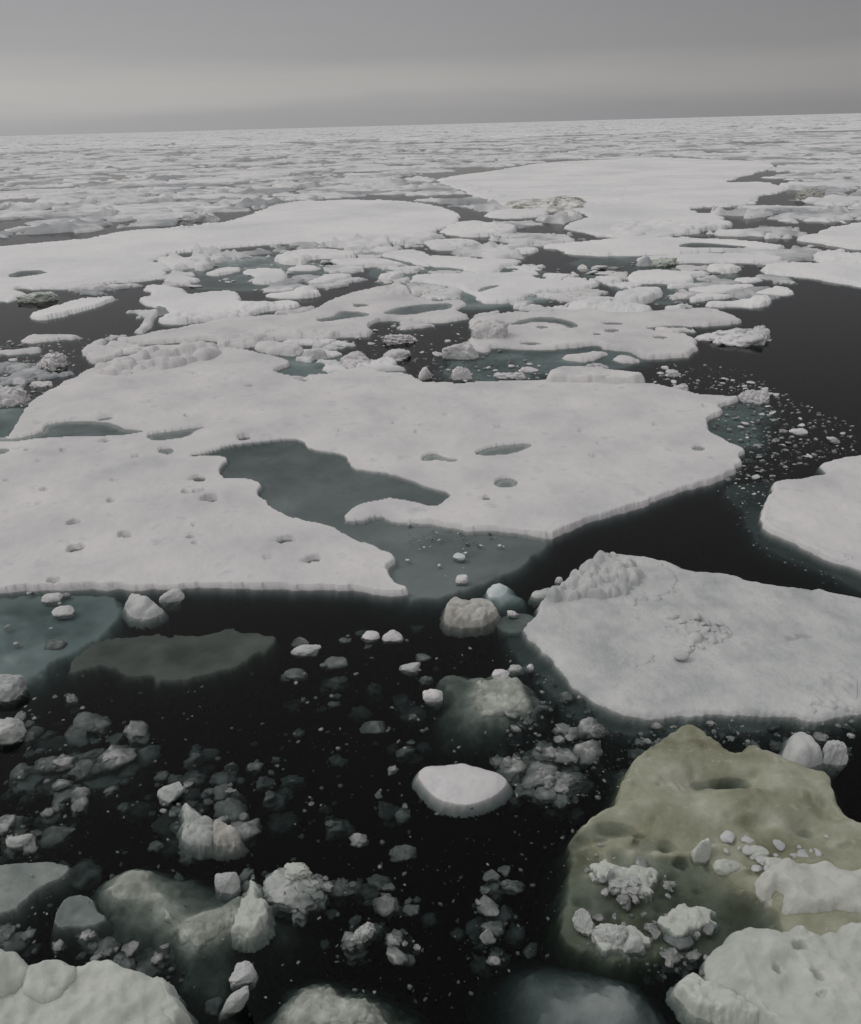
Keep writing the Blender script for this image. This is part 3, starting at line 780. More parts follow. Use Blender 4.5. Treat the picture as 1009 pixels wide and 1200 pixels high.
# middle distance
FLOES = [
    ('white floe pierced by arc-shaped and oval ponds behind the large floe',
     [(552, 371), (577, 369), (611, 365), (665, 364), (686, 361), (715, 366), (750, 366), (788, 362), (837, 361), (858, 370), (880, 376), (850, 379), (790, 381), (757, 383), (786, 388), (806, 390), (817, 401), (819, 412), (799, 417),
      (749, 419), (747, 411), (714, 409), (706, 402), (688, 403), (660, 406), (621, 408), (577, 404), (570, 410), (559, 410), (546, 398), (552, 388)], .3,
     dict(ponds=[[(594, 380), (613, 373), (639, 370), (665, 374), (682, 382), (667, 385), (660, 380), (629, 376), (603, 381)], [(626, 383), (635, 381), (645, 383), (635, 385)],
                 [(703, 379), (719, 377), (735, 379), (719, 381)], [(707, 387), (718, 385), (730, 387), (718, 390)], [(693, 391), (700, 390), (708, 391), (700, 393)], [(605, 402), (621, 400), (638, 403), (621, 405)],
                 [(752, 384), (790, 380), (820, 384), (800, 388), (770, 386)], [(766, 395), (774, 393), (783, 395), (774, 397)]])),
    ('long white floe with three grey ponds stretching behind the piled ridge',
     [(129, 397), (165, 391), (196, 386), (232, 380), (250, 376), (302, 369), (353, 368), (370, 360), (384, 352), (415, 342), (448, 335), (474, 329), (480, 338), (484, 347), (510, 351), (530, 349), (552, 353), (530, 364), (552, 367), (550, 372),
      (510, 377), (482, 375), (451, 373), (428, 379), (441, 388), (430, 393), (389, 393), (387, 398), (353, 396), (314, 397), (296, 405), (250, 407), (258, 396), (206, 399), (170, 402)], .32,
     dict(ponds=[[(367, 375), (389, 371), (394, 365), (410, 363), (441, 369), (405, 373), (379, 377)], [(412, 357), (420, 355), (439, 357), (417, 360)],
                 [(451, 368), (454, 364), (469, 359), (510, 355), (530, 355), (528, 362), (500, 365), (482, 369)]],
          lumps=[([(430, 335), (475, 330), (480, 346), (440, 345)], 22, 4, 9, .4, 71), ([(350, 385), (400, 388), (395, 396), (345, 394)], 14, 5, 10, .4, 72), ([(255, 400), (310, 385), (315, 395), (262, 405)], 18, 5, 11, .4, 73)])),
    ('very long smooth white floe reaching the left frame edge',
     [(-60, 294), (0, 289), (52, 284), (108, 279), (144, 271), (206, 266), (260, 261), (302, 248), (317, 240), (353, 235), (394, 234), (456, 233), (510, 240), (540, 250), (535, 262), (510, 272), (430, 279), (394, 284), (353, 284),
      (314, 285), (250, 292), (219, 294), (190, 298), (178, 306), (206, 316), (180, 328), (144, 329), (108, 335), (52, 338), (31, 334), (23, 347), (10, 353), (-60, 356)], .27,
     dict(ponds=[[(10, 321), (25, 317), (50, 316), (56, 319), (30, 325), (12, 325)]], lumps=[([(190, 262), (260, 258), (262, 266), (200, 268)], 20, 4, 9, .5, 81)])),
    ('broad bright white floe with a dirty ridge on its near side',
     [(510, 209), (564, 202), (608, 195), (642, 190), (706, 187), (760, 184), (801, 185), (835, 187), (880, 188), (914, 194), (894, 200), (853, 210), (850, 214), (894, 213), (927, 221), (889, 230), (886, 238), (840, 242),
      (800, 243), (837, 253), (871, 264), (837, 270), (783, 275), (750, 282), (696, 275), (660, 264), (665, 259), (686, 254), (690, 247), (640, 244), (585, 240), (562, 231), (526, 218)], .33,
     dict(lumps=[([(720, 262), (790, 258), (865, 264), (780, 273), (730, 276)], 50, 4, 11, .35, 91), ([(530, 214), (560, 216), (590, 230), (570, 232)], 14, 3, 8, .4, 92), ([(600, 205), (720, 200), (740, 235), (690, 240), (640, 220)], 30, 3, 7, .25, 93)])),
    ('narrow white floe below the dirty ridge', [(560, 251), (590, 245), (630, 246), (650, 250), (620, 254), (585, 255)], .35, {}),
    ('humped white floe next to the grey lead under the dirty ridge', [(515, 268), (550, 258), (590, 262), (612, 267), (600, 273), (560, 276), (530, 275)], .5, dict(lumps=[([(540, 262), (595, 264), (580, 271), (540, 271)], 10, 5, 10, .4, 94)])),
    ('flat white floe with a long grey pond below the bright floe', [(630, 288), (680, 281), (740, 279), (800, 279), (870, 281), (920, 287), (915, 291), (890, 292), (850, 293), (780, 297), (720, 298), (657, 297), (662, 291)], .35,
     dict(ponds=[[(793, 288), (805, 284), (830, 284), (886, 290), (850, 291), (800, 291)]])),
    ('thin white floe stretched below the pond floe', [(740, 302), (770, 299), (850, 295), (890, 297), (925, 303), (900, 307), (850, 306), (800, 306), (765, 309)], .35, {}),
    ('white floe along the dark lead, cut by the right frame edge', [(885, 318), (900, 310), (930, 306), (1009, 311), (1060, 315), (1060, 342), (1009, 334), (960, 325), (930, 322)], .4, {}),
    ('rough white floe at the right frame edge above the dark lead', [(950, 303), (960, 292), (1000, 297), (1060, 300), (1060, 310), (990, 308)], .5, dict(lumps=[([(960, 294), (1040, 299), (1040, 307), (970, 305)], 16, 5, 10, .4, 95)])),
    ('wide white floe touching the right frame edge', [(932, 279), (960, 272), (990, 262), (1060, 256), (1060, 294), (1000, 290), (960, 284)], .5, {}),
    ('white floe with a lumpy fringe right of the faintly green block', [(735, 319), (760, 316), (800, 318), (835, 317), (830, 321), (812, 324), (813, 331), (780, 330), (745, 331), (737, 326)], .35, dict(lumps=[([(740, 327), (800, 328), (810, 331), (750, 332)], 8, 3, 6, .4, 96)])),
    ('white floe with frayed tips beside the brown brash', [(490, 300), (520, 299), (570, 303), (615, 303), (605, 309), (590, 312), (585, 318), (545, 318), (540, 312), (500, 311)], .35, {}),
    ('long pointed white floe with a curled grey pond', [(480, 322), (500, 321), (560, 320), (630, 320), (622, 326), (660, 328), (700, 329), (706, 332), (690, 337), (640, 341), (615, 346), (622, 351), (590, 354), (562, 354), (560, 345), (545, 338), (520, 334), (495, 330)], .32,
     dict(ponds=[[(560, 343), (568, 335), (590, 333), (576, 338)]])),
    ('white floe with a knobbly crest behind the pierced floe', [(715, 352), (722, 345), (735, 338), (760, 335), (778, 338), (772, 350), (745, 356)], .45, dict(lumps=[([(725, 345), (760, 337), (772, 345), (745, 353)], 16, 5, 10, .4, 97)])),
    ('long log-like rounded ridge of ice at the rear of the pierced floe', [(662, 356), (690, 349), (700, 351), (720, 353), (760, 357), (765, 366), (720, 367), (690, 363), (670, 360)], .3, dict(lumps=[([(668, 355), (690, 351), (760, 360), (755, 365), (690, 362)], 26, 6, 10, .55, 98)])),
    ('white wedge floe whose end rises in a knob beside open water', [(820, 356), (850, 352), (880, 350), (895, 346), (905, 353), (890, 359), (860, 358), (835, 359)], .25, dict(lumps=[([(880, 350), (900, 348), (900, 356), (884, 357)], 8, 5, 9, .6, 99)])),
    ('thin white floe strip left of the twin slivers', [(800, 338), (830, 335), (870, 332), (885, 334), (860, 339), (840, 343), (815, 342)], .25, {}),
    ('short white floe strip in front of another strip', [(805, 350), (820, 343), (850, 344), (858, 347), (830, 350), (810, 353)], .25, {}),
    ('white sliver floe at the edge of the dark open lead', [(880, 342), (905, 336), (930, 339), (930, 343), (910, 345)], .22, {}),
    ('tiny white sliver just behind the edge of the open lead', [(902, 335), (925, 337), (929, 339), (908, 338)], .22, {}),
    ('small flat white floe above the twin slivers', [(856, 327), (870, 325), (890, 325), (895, 329), (871, 331)], .22, {}),
    ('white floe with a shaded blunt front near the right lead', [(828, 311), (850, 309), (870, 312), (865, 317), (845, 319), (830, 315)], .4, dict(lumps=[([(832, 311), (865, 312), (860, 316), (838, 316)], 8, 5, 9, .4, 101)])),
    ('thick white floe with a bulging near side in the left field', [(320, 303), (335, 294), (400, 292), (420, 297), (418, 301), (360, 301), (362, 308), (330, 307)], .45, dict(lumps=[([(325, 298), (355, 297), (358, 306), (330, 306)], 10, 7, 12, .4, 102)])),
    ('white floe jutting into a grey lead', [(283, 317), (290, 314), (335, 315), (338, 326), (322, 331), (295, 330), (300, 322)], .3, {}),
    ('white floe lying left of the jutting one', [(243, 318), (260, 312), (287, 313), (270, 319), (250, 322)], .3, {}),
    ('pointed white floe beside the long smooth floe', [(186, 328), (215, 323), (238, 327), (220, 332)], .3, {}),
    ('white floe edged with log-shaped rounded blocks', [(157, 351), (185, 345), (165, 335), (190, 333), (222, 340), (221, 346), (250, 341), (275, 341), (285, 348), (275, 353), (320, 352), (355, 353), (350, 359), (320, 361), (300, 366), (285, 373), (250, 374), (200, 378), (183, 376), (200, 367), (180, 359)], .34,
     dict(lumps=[([(190, 370), (210, 367), (280, 366), (275, 373), (200, 377)], 26, 6, 10, .55, 103), ([(280, 355), (320, 353), (315, 360), (285, 366)], 12, 5, 9, .45, 104)])),
    ('long thin tilted white floe alone in the dark left lead', [(31, 369), (60, 360), (90, 350), (135, 347), (130, 351), (118, 357), (90, 364), (60, 372), (40, 373)], .36, {}),
    ('five-sided white floe behind the piled ridge', [(93, 411), (105, 401), (120, 396), (128, 398), (120, 404), (143, 408), (140, 415), (115, 424), (105, 423), (95, 415)], .3, {}),
    ('flat grey-white floe with a thin tail in the left lead', [(17, 399), (35, 391), (60, 391), (95, 392), (90, 396), (60, 397), (40, 400)], .25, {}),
    ('thin white floe strip at the left edge of the brash', [(-10, 412), (30, 408), (52, 407), (45, 413), (10, 414)], .25, {}),
    ('white floe sliver between pond floe and large floe', [(657, 417), (690, 412), (717, 413), (702, 417), (692, 422), (668, 420)], .22, {}),
    ('short white floe right of the sliver', [(719, 421), (722, 416), (740, 418), (750, 421), (740, 425)], .22, {}),
    ('lumpy white floe block behind the piled ridge, over the teal inlet', [(297, 403), (310, 398), (350, 402), (357, 412), (340, 416), (305, 411)], .3, dict(lumps=[([(300, 403), (345, 402), (350, 412), (310, 410)], 20, 6, 11, .45, 105)])),
    ('crisp white floe at far left of the lead mouth', [(495, 282), (530, 278), (566, 283), (560, 289), (520, 292), (500, 290)], .4, dict(lumps=[([(505, 282), (560, 283), (550, 289), (510, 289)], 12, 5, 9, .4, 106)])),
    ('small white floe in the dark lead below the humped floe', [(600, 292), (620, 289), (634, 292), (625, 296), (605, 296)], .35, {}),
    ('white floe pinned between two leads in the middle', [(442, 297), (470, 292), (500, 294), (512, 303), (500, 312), (475, 305)], .3, {}),
    ('narrow curved white floe beneath the bulging one', [(378, 305), (420, 302), (455, 304), (478, 309), (440, 309), (400, 310)], .28, {}),
    ('white floe with rounded lobes on the near side of a grey lead', [(359, 329), (385, 320), (418, 322), (400, 327), (372, 333)], .32, {}),
    ('thin white lens floe left of the lobed one', [(337, 313), (355, 310), (380, 312), (370, 316), (345, 316)], .28, {}),
    ('small lens-shaped white floe right of the lobed one', [(440, 322), (462, 318), (476, 321), (464, 327), (446, 327)], .35, dict(lumps=[([(445, 320), (470, 320), (465, 326), (448, 326)], 8, 4, 8, .4, 107)])),
    ('broad white lens floe near the knotted brash', [(477, 328), (495, 322), (512, 325), (512, 329), (490, 330)], .3, {}),
    ('fan-shaped white floe with a knob in the left middle', [(305, 345), (345, 341), (362, 336), (378, 341), (372, 347), (340, 349)], .26, dict(lumps=[([(356, 338), (376, 340), (370, 347), (356, 346)], 9, 6, 11, .6, 108)])),
]
for label, px, h, kw in FLOES:
    kw = dict(kw)
    kw.setdefault('rough', 2.2 if label.startswith(('very long', 'broad bright', 'wide white', 'white floe along')) else 1.35)
    D = ground(np.mean([p[0] for p in px]), np.mean([p[1] for p in px]))[1]
    kw['lumps'] = [(r_, int(c_ * 1.7), a_, b_, sq_ * .65, s_) for r_, c_, a_, b_, sq_, s_ in kw.get('lumps', [])]
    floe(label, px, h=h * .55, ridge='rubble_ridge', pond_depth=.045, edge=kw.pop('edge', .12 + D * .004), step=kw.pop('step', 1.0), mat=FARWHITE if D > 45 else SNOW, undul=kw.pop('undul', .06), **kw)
# thin sunken sheets that tint the water between the floes
for label, px, dep in [
    ('teal sunken ice sheet between the pierced floe and the large floe', [(545, 402), (620, 404), (710, 400), (760, 420), (720, 432), (640, 436), (560, 446), (525, 440), (530, 415)], .07),
    ('teal sunken ice in the inlet at the rear of the large floe', [(296, 408), (360, 414), (440, 420), (470, 432), (400, 446), (330, 448), (300, 440)], .06),
    ('grey sunken ice in the corner by the five-sided floe', [(118, 402), (150, 392), (190, 398), (175, 412), (140, 420)], .06),
    ('grey-teal sunken ice at the left brash', [(-30, 478), (15, 474), (40, 462), (30, 485), (8, 510), (-30, 515)], .07),
    ('grey sunken ice sheet around the jutting floe', [(190, 305), (280, 296), (360, 305), (420, 318), (330, 340), (230, 338), (195, 325)], .05),
    ('grey sunken ice sheet under the curled-pond floe', [(430, 300), (520, 296), (650, 318), (720, 335), (600, 360), (500, 362), (440, 330)], .05),
    ('grey sunken ice sheet right of the knobbly crest', [(660, 300), (800, 298), (880, 318), (830, 345), (770, 360), (700, 330)], .06),
    ('murky sunken ice edge off the right tip of the large floe', [(825, 478), (870, 468), (905, 478), (880, 500), (890, 520), (840, 520), (820, 500)], .10),
]:
    floe(label, px, h=-dep, mat=FOOT, edge=.4, step=1.2, undul=.05, rough=2.2, wall=.25, name='submerged_ice', cat='submerged ice', register=False, pond_sheet=False)
floe('white slush patch on the sunken left foot of the green slab', [(692, 1085), (705, 1078), (725, 1082), (745, 1090), (762, 1100), (750, 1112), (725, 1118), (700, 1108)], h=.02, mat=PALEGREEN, edge=.2, step=1.1, undul=.08, rough=2.5, name='slush_patch', cat='slush patch',
     register=False, pond_sheet=False, lumps=[([(695, 1083), (750, 1095), (745, 1110), (705, 1108)], 30, 4, 10, .5, 301)])
floe('white slush patch between green slab and pale rounded floe', [(772, 1075), (795, 1060), (825, 1062), (838, 1075), (815, 1090), (790, 1095)], h=.02, mat=PALEGREEN, edge=.2, step=1.1, undul=.08, rough=2.5, name='slush_patch', cat='slush patch',
     register=False, pond_sheet=False, lumps=[([(780, 1072), (825, 1065), (820, 1085), (795, 1090)], 24, 4, 10, .5, 302)])
floe('pale slush patch in the middle of the green slab', [(690, 1015), (705, 1008), (735, 1012), (770, 1018), (765, 1040), (735, 1050), (720, 1035), (700, 1030)], h=.05, mat=PALEGREEN, edge=.15, step=1.1, undul=.06, rough=3.0, name='slush_patch', cat='slush patch',
     register=False, pond_sheet=False, lumps=[([(698, 1012), (765, 1022), (740, 1045), (712, 1030)], 22, 3, 9, .4, 303)])
# the dirty ridge on the broad floe
broad = next(o for o in bpy.data.objects if o.get('label', '').startswith('broad bright'))
floe(None, [(585, 241), (610, 233), (640, 233), (662, 229), (686, 233), (690, 243), (660, 246), (625, 246), (600, 243)], h=.25, edge=.8, mat=DIRTY, parent=broad, name='dirty_ridge', register=False, step=.8,
     lumps=[([(592, 239), (620, 234), (630, 242), (600, 243)], 20, 3, 7, .4, 111), ([(636, 240), (662, 231), (686, 236), (686, 243), (645, 245)], 40, 3, 8, .6, 112)])

# ================================================================== single lumps and chunks
C = chunk


def block(label, px, h, mat, edge=.12, lumps=(), **kw):
    return floe(label, px, h=h, mat=mat, edge=edge, lumps=lumps, step=1.0, name='ice_chunk', cat='ice chunk', register=False, pond_sheet=False, undul=.03, rough=kw.pop('rough', 1.0), wall=1.6, **kw)


block('white wet two-part chunk under the near edge of the large floe', [(146, 700), (160, 694), (172, 703), (187, 707), (188, 716), (170, 723), (153, 718)], .16, GREYSNOW, .2, [([(150, 699), (182, 708), (180, 717), (155, 716)], 4, 10, 15, .5, 201)])
block('smooth white spindle-shaped block alone in black water', [(487, 902), (500, 893), (525, 892), (555, 892), (575, 898), (592, 907), (595, 916), (580, 928), (555, 938), (525, 938), (505, 926)], .13, SNOW, .42, rough=.5)
block('brownish crumbly lump by the teal slab', [(518, 717), (522, 706), (537, 700), (547, 705), (562, 700), (580, 706), (584, 717), (570, 729), (545, 734), (525, 730)], .14, BROWNICE, .12,
      [([(525, 708), (578, 708), (575, 724), (530, 724)], 26, 5, 12, .6, 202)])
block('knobbly two-tone chunk with a pointed corner', [(212, 948), (215, 940), (235, 953), (250, 966), (252, 985), (225, 988), (212, 976)], .08, WETICE, .12, [([(214, 950), (245, 962), (245, 980), (216, 976)], 16, 5, 11, .5, 203)], rough=1.5)
block('crumbly pinkish-white chunk joined to the knobbly one', [(244, 960), (258, 958), (270, 970), (284, 980), (280, 986), (255, 988), (245, 980)], .10, BROWNICE, .1, [([(247, 962), (278, 978), (270, 985), (250, 982)], 18, 4, 9, .6, 204)], rough=1.5)
block('spiky pale plate leaning on the green mass', [(272, 1087), (275, 1062), (285, 1047), (297, 1028), (302, 1040), (301, 1053), (313, 1052), (315, 1064), (308, 1087), (299, 1095), (285, 1093)], .10, PALEGREEN, .06, [([(276, 1060), (308, 1054), (308, 1088), (277, 1088)], 26, 3, 8, .4, 205)], rough=2.0)
block('lumpy white block with soft skirt beside a rounder one', [(918, 889), (920, 872), (928, 857), (940, 858), (952, 862), (960, 874), (965, 886), (952, 896), (932, 897)], .16, GREYSNOW, .25, [([(926, 866), (950, 868), (955, 885), (926, 886)], 14, 8, 15, .6, 206)])
block('elongated crumbly white block in front of the pale rounded floe', [(790, 1150), (806, 1140), (818, 1139), (827, 1146), (845, 1148), (860, 1157), (880, 1165), (897, 1173), (909, 1185), (900, 1195), (875, 1197), (850, 1195), (825, 1187), (805, 1180), (798, 1165)], .17, PALEGREEN, .12,
      [([(796, 1150), (822, 1146), (895, 1178), (890, 1190), (830, 1182), (803, 1168)], 60, 5, 13, .4, 207)], rough=1.3)
C('smaller white chunk beside the two-part one at the floe edge', 203, 697, 27, 18, n=4, mat=GREYSNOW, tilt=-.3)
C('left one of a pair of small white bits in black water', 434, 743, 23, 12, n=4)
C('right one of a pair of small white bits in black water', 460, 744, 26, 13, n=4)
C('small pale lump at the foot of the brownish one', 556, 722, 22, 10, n=4, mat=WETICE)
C('small round white bit off the rubbly slab corner', 655, 679, 10, 8)
C('small white bit on the grey awash plate', 601, 717, 14, 8, fine=.12)
C('small white bit afloat in the teal inlet', 541, 678, 15, 10)
C('second pale bit afloat in the teal inlet, farther out', 538, 652, 15, 8, mat=FOOT)
C('white bent bit at the grey-green growler side', 507, 813, 24, 18)
C('white lump sitting at the rear of the growler top', 587, 788, 22, 12, on=.08)
C('small white bit right of the growler', 622, 781, 9, 7)
C('dim white bit behind the growler', 604, 782, 20, 8, mat=WETICE, awash=.2)
C('cut white block at the left frame edge beside the teal shelf', 6, 803, 42, 34, n=5, mat=GREYSNOW)
C('grey-white block at the left frame edge below the teal shelf', 8, 855, 38, 30, n=5, mat=WETICE)
C('grey block with a slanting top in black water', 200, 927, 35, 22, n=4, mat=WETICE, tilt=-.3)
C('small white lump near the left frame edge', 22, 983, 28, 16, mat=WETICE)
C('round white lump behind the spiky block', 265, 1030, 33, 30, n=5, mat=GREYSNOW, cuts=4)
C('grey-green mottled chunk with a bright cap, awash', 345, 1032, 82, 66, n=5, mat=WETICE, fine=.1, top=.10)
C('bright cap block on the mottled chunk', 349, 1020, 34, 22, mat=PALEGREEN, on=.07, fine=.16, depth=24, rest=True)
C('smooth white lump below the spiky block', 285, 1138, 33, 25, n=5, mat=GREYSNOW, cuts=3)
C('rough grey lump alone in the black water', 425, 1090, 32, 27, n=5, mat=WETICE, fine=.12)
C('grey shard below the smooth white lump', 272, 1170, 22, 30, mat=WETICE, tilt=.5)
C('round white block beside the lumpy one', 979, 882, 29, 32, n=5, mat=GREYSNOW, cuts=4)
C('dim glinting lump in brash left of the green slab', 668, 908, 52, 46, n=5, mat=WETICE, fine=.12, top=.05)
C('dim rounded lump left of the glinting one', 640, 925, 30, 28, n=4, mat=WETICE, top=.03)
C('pale wet shard at the green slab edge', 684, 1079, 26, 36, mat=WETICE, n=5, depth=34, top=.08, fine=.1)
C('pale double block at the green slab foot', 716, 1092, 44, 30, mat=WETICE, n=5, fine=.1)
C('small pale block right of the double one', 742, 1102, 30, 24, mat=WETICE, n=4)
C('white angular block on the green slab', 823, 991, 24, 26, mat=PALEGREEN, on=.08)
C('flat white shard on the green slab', 855, 1013, 38, 16, mat=PALEGREEN, on=.05, cuts=4)
C('small square white block on the green slab', 889, 997, 23, 15, mat=PALEGREEN, on=.1)
C('pale bit behind the stained cake', 908, 1010, 26, 12, mat=PALEGREEN, on=.1)
C('whitish crumb patch low on the green slab', 733, 1038, 40, 26, mat=WETICE, on=-.02, fine=.2)
C('white crumb left of the crumb patch', 716, 1024, 14, 18, mat=WETICE, fine=.15)
C('whitish crumb right of the crumb patch', 755, 1020, 24, 18, mat=WETICE, fine=.2, top=.05)
C('pale submerged lump between green slab and rounded floe', 812, 1068, 38, 22, mat=PALEGREEN, top=.03)
C('pale lump below the submerged one near the rounded floe', 797, 1098, 38, 24, mat=WETICE, top=.02)
C('white sharp bit with dim body in the dark centre', 358, 760, 36, 12, mat=GREYSNOW)
C('dim lump behind the sharp bit', 352, 748, 22, 14, mat=WETICE, top=.02)
C('dim lump in front of the sharp bit', 346, 785, 28, 16, mat=WETICE, top=.02)
C('dim rounded lump right of the sharp bit', 393, 772, 30, 22, mat=WETICE, top=.04)
C('pale teardrop lump left of the growler', 480, 780, 26, 13, mat=GREYSNOW)
C('dim plate behind the teardrop lump', 496, 766, 20, 14, mat=WETICE, top=.02)
C('dim grey lump alone in the dark centre', 436, 846, 32, 28, mat=WETICE, top=.0)
C('dim lump left in the dark water above the square plate', 105, 840, 44, 26, mat=WETICE, top=.03)
C('whitish bit on the teal shelf', 63, 752, 27, 12, mat=WETICE, top=.03)
C('pale wedge near the floe edge on the teal shelf', 74, 715, 26, 12, mat=GREYSNOW)
C('second pale bit near the floe edge on the teal shelf', 60, 699, 24, 12, mat=GREYSNOW)
C('grey oval bit beside the tilted plate', 93, 926, 24, 14, mat=WETICE, top=.05)
C('grey lump left of the oval bit', 72, 915, 24, 14, mat=WETICE, top=.05)
C('dim sparkling lump at right of the black centre', 472, 992, 34, 30, mat=WETICE, top=-.02, fine=.12)
# middle-distance blocks
C('big smooth white boulder block at the edge of the teal water', 540, 409, 46, 24, n=5, cuts=4, rough=.1)
C('round white block in the teal water just behind the large floe', 541, 437, 24, 17, n=5)
C('white spiky block at the back edge of the large floe', 498, 437, 16, 16, n=4)
C('heaped white block on the corner of the pierced floe', 574, 385, 44, 22, n=5, fine=.12, on=.2)
C('white block on the rim of the teal inlet, left of the pair', 371, 414, 25, 15, n=5)
C('long white block on the rim of the teal inlet', 418, 417, 42, 15, n=5)
C('wedge-shaped white block right of the teal inlet', 465, 414, 34, 14, n=5, tilt=-.15)
C('cluster-like white block in the dark lead', 468, 396, 44, 14, n=5, fine=.15, cuts=9)
C('white block at the right tip of the large floe', 884, 463, 36, 19, n=5, fine=.1)
C('flat white bit in the brash right of the tip', 936, 504, 22, 8)
C('jagged white berg bit by the dark lead', 868, 394, 76, 22, n=5, fine=.14, rough=.24, mat=FAR, depth=60)
C('white peak on the jagged berg bit', 893, 389, 22, 18, n=4, fine=.14, mat=FAR)
C('flat white lobe left of the jagged berg bit', 830, 394, 34, 10, n=4, mat=FAR)
C('faintly green block in the brown brash', 772, 306, 44, 12, n=5, mat=PALEGREEN, fine=.14)
C('pale block left of the faintly green one', 757, 306, 22, 12, n=4, mat=FAR)
C('greenish lump below the long smooth floe', 45, 347, 46, 14, n=5, mat=PALEGREEN, fine=.1)
block('white log-shaped block leaning beside the rounded blocks', [(159, 388), (165, 379), (174, 367), (183, 366), (181, 376), (172, 387), (165, 390)], .15, SNOW, .2)
C('rounded grey block beside the leaning log', 189, 364, 16, 12, n=4, mat=GREYSNOW)
C('humped block on the far pack left of the smooth floe', 232, 256, 50, 14, n=5, mat=FAR, fine=.12)
C('white crumbly block in the left brash', 60, 423, 44, 20, n=5, fine=.16)
C('white round block in the left brash', 24, 446, 20, 9, n=4)
C('white heap at the left frame edge in the brash', 8, 463, 54, 26, n=5, fine=.14)
C('white flat bit right of the round block', 48, 450, 30, 8, n=4, fine=.14)
C('white flat chunk between pierced floe and large floe', 619, 432, 25, 8, n=4)
C('white chunk near the back edge of the large floe', 598, 439, 40, 9, n=4, fine=.14)
C('white chunk right of the rafted slab', 790, 436, 20, 10, n=4, fine=.12)
C('white chunk on the back edge of the large floe near its tip', 798, 453, 20, 10, n=4, fine=.12)
C('white chunk beside the rafted slab', 700, 428, 36, 7, n=4, fine=.14)
C('yellowish block on the far pack near the right edge', 955, 228, 40, 14, n=5, mat=BROWNICE, fine=.12)

# ================================================================== crumbs and brash
PROTO = {}
for mname, mt in (('w', SNOW), ('g', GREYSNOW), ('d', CLEAR)):
    PROTO[mname] = []
    for k in range(6):
        p, f = chunk_shape(3 if mname == 'd' else 2, 900 + k * 13 + ord(mname), cuts=5, block=.4, rough=.32 if mname == 'd' else .2, fine=.16 if mname == 'd' else .1)
        PROTO[mname].append((mesh_from('ice_crumb', p, f, mt), p, f))
brash = {'V': [], 'F': [], 'n': 0}
n_obj = [0]


def blocked(x, y):
    for poly, lo, hi in OUTLINES:
        if lo[0] <= x <= hi[0] and lo[1] <= y <= hi[1] and sdf(np.array([x]), np.array([y]), poly)[0] > 0.03:
            return True
    return False


def crumbs(region, count, wmin, wmax, mats, label, group, flat=.5, sunk=0.0, seed=0, as_obj=1.0, allow_on=False, clusters=0, name='ice_crumb', z0=0.0):
    rr = random.Random(seed)
    rp = np.asarray(region, float)
    cen = []
    while len(cen) < clusters:
        c_ = (rr.uniform(rp[:, 0].min(), rp[:, 0].max()), rr.uniform(rp[:, 1].min(), rp[:, 1].max()), rr.uniform(8, 26))
        if sdf(np.array([c_[0]]), np.array([c_[1]]), rp)[0] > 0:
            cen.append(c_)
    k = tries = 0
    while k < count and tries < count * 25:
        tries += 1
        px, py = rr.uniform(rp[:, 0].min(), rp[:, 0].max()), rr.uniform(rp[:, 1].min(), rp[:, 1].max())
        if cen and rr.random() < .85:
            c_ = rr.choice(cen)
            px, py = rr.gauss(c_[0], c_[2]), rr.gauss(c_[1], c_[2] * .75)
        if sdf(np.array([px]), np.array([py]), rp)[0] < 0:
            continue
        x, y = (float(v) for v in ground(px, py))
        if not allow_on and blocked(x, y):
            continue
        k += 1
        s = pxsize(x, y)
        W = s * (wmin + (wmax - wmin) * rr.random() ** 2.2) / 2
        me, p, f = rr.choice(PROTO[rr.choice(mats)])
        sy, sz = W * rr.uniform(.6, 1.1), W * rr.uniform(.5, 1.0) * flat
        deep = rr.random() < sunk
        z = -sz - rr.uniform(.03, .30) if deep else sz * (rr.uniform(-1.0, -.7) if mats[0] == 'd' else rr.uniform(-.6, .3))
        a = rr.uniform(0, 6.28)
        if not deep and rr.random() < as_obj and (name != 'ice_crumb' or n_obj[0] < 292):
            o = bpy.data.objects.new(name, me)
            sc.collection.objects.link(o)
            o.location = (x, y, z + z0)
            o.scale = (W, sy, sz)
            o.rotation_euler = (rr.uniform(-.3, .3), rr.uniform(-.3, .3), a)
            tag(o, label, 'ice crumb', group)
            n_obj[0] += name == 'ice_crumb'
        else:
            q = p * [W, sy, sz]
            q = np.stack([q[:, 0] * math.cos(a) - q[:, 1] * math.sin(a), q[:, 0] * math.sin(a) + q[:, 1] * math.cos(a), q[:, 2]], 1) + [x, y, z]
            brash['V'].append(q)
            brash['F'].append(f + brash['n'])
            brash['n'] += len(q)


crumbs([(845, 470), (900, 465), (1005, 500), (1005, 530), (950, 540), (900, 562), (850, 560), (878, 530), (835, 500)], 80, 2.5, 13, 'wgd', 'small flat ice crumb in the brash off the right tip of the large floe', 'crumbs off the right tip', .45, .2, 1)
crumbs([(770, 430), (860, 440), (960, 480), (870, 462), (800, 455), (762, 447)], 34, 3, 12, 'w', 'small ice crumb in the brash behind the right end of the large floe', 'crumbs behind the right end', .5, .1, 2)
crumbs([(495, 432), (560, 428), (650, 425), (640, 444), (560, 447), (495, 445)], 30, 3, 12, 'w', 'small ice crumb in the water along the middle back edge of the large floe', 'crumbs along the back edge', .5, .1, 3)
crumbs([(405, 398), (440, 382), (540, 378), (540, 400), (520, 425), (440, 425), (400, 410)], 36, 3, 14, 'w', 'small ice crumb in the dark lead beside the teal inlet', 'crumbs in the dark lead', .5, .1, 4)
crumbs([(-5, 400), (100, 398), (95, 436), (30, 478), (-5, 478)], 46, 3, 16, 'wg', 'small ice crumb in the brash at the left of the large floe', 'crumbs in the left brash', .45, .1, 5)
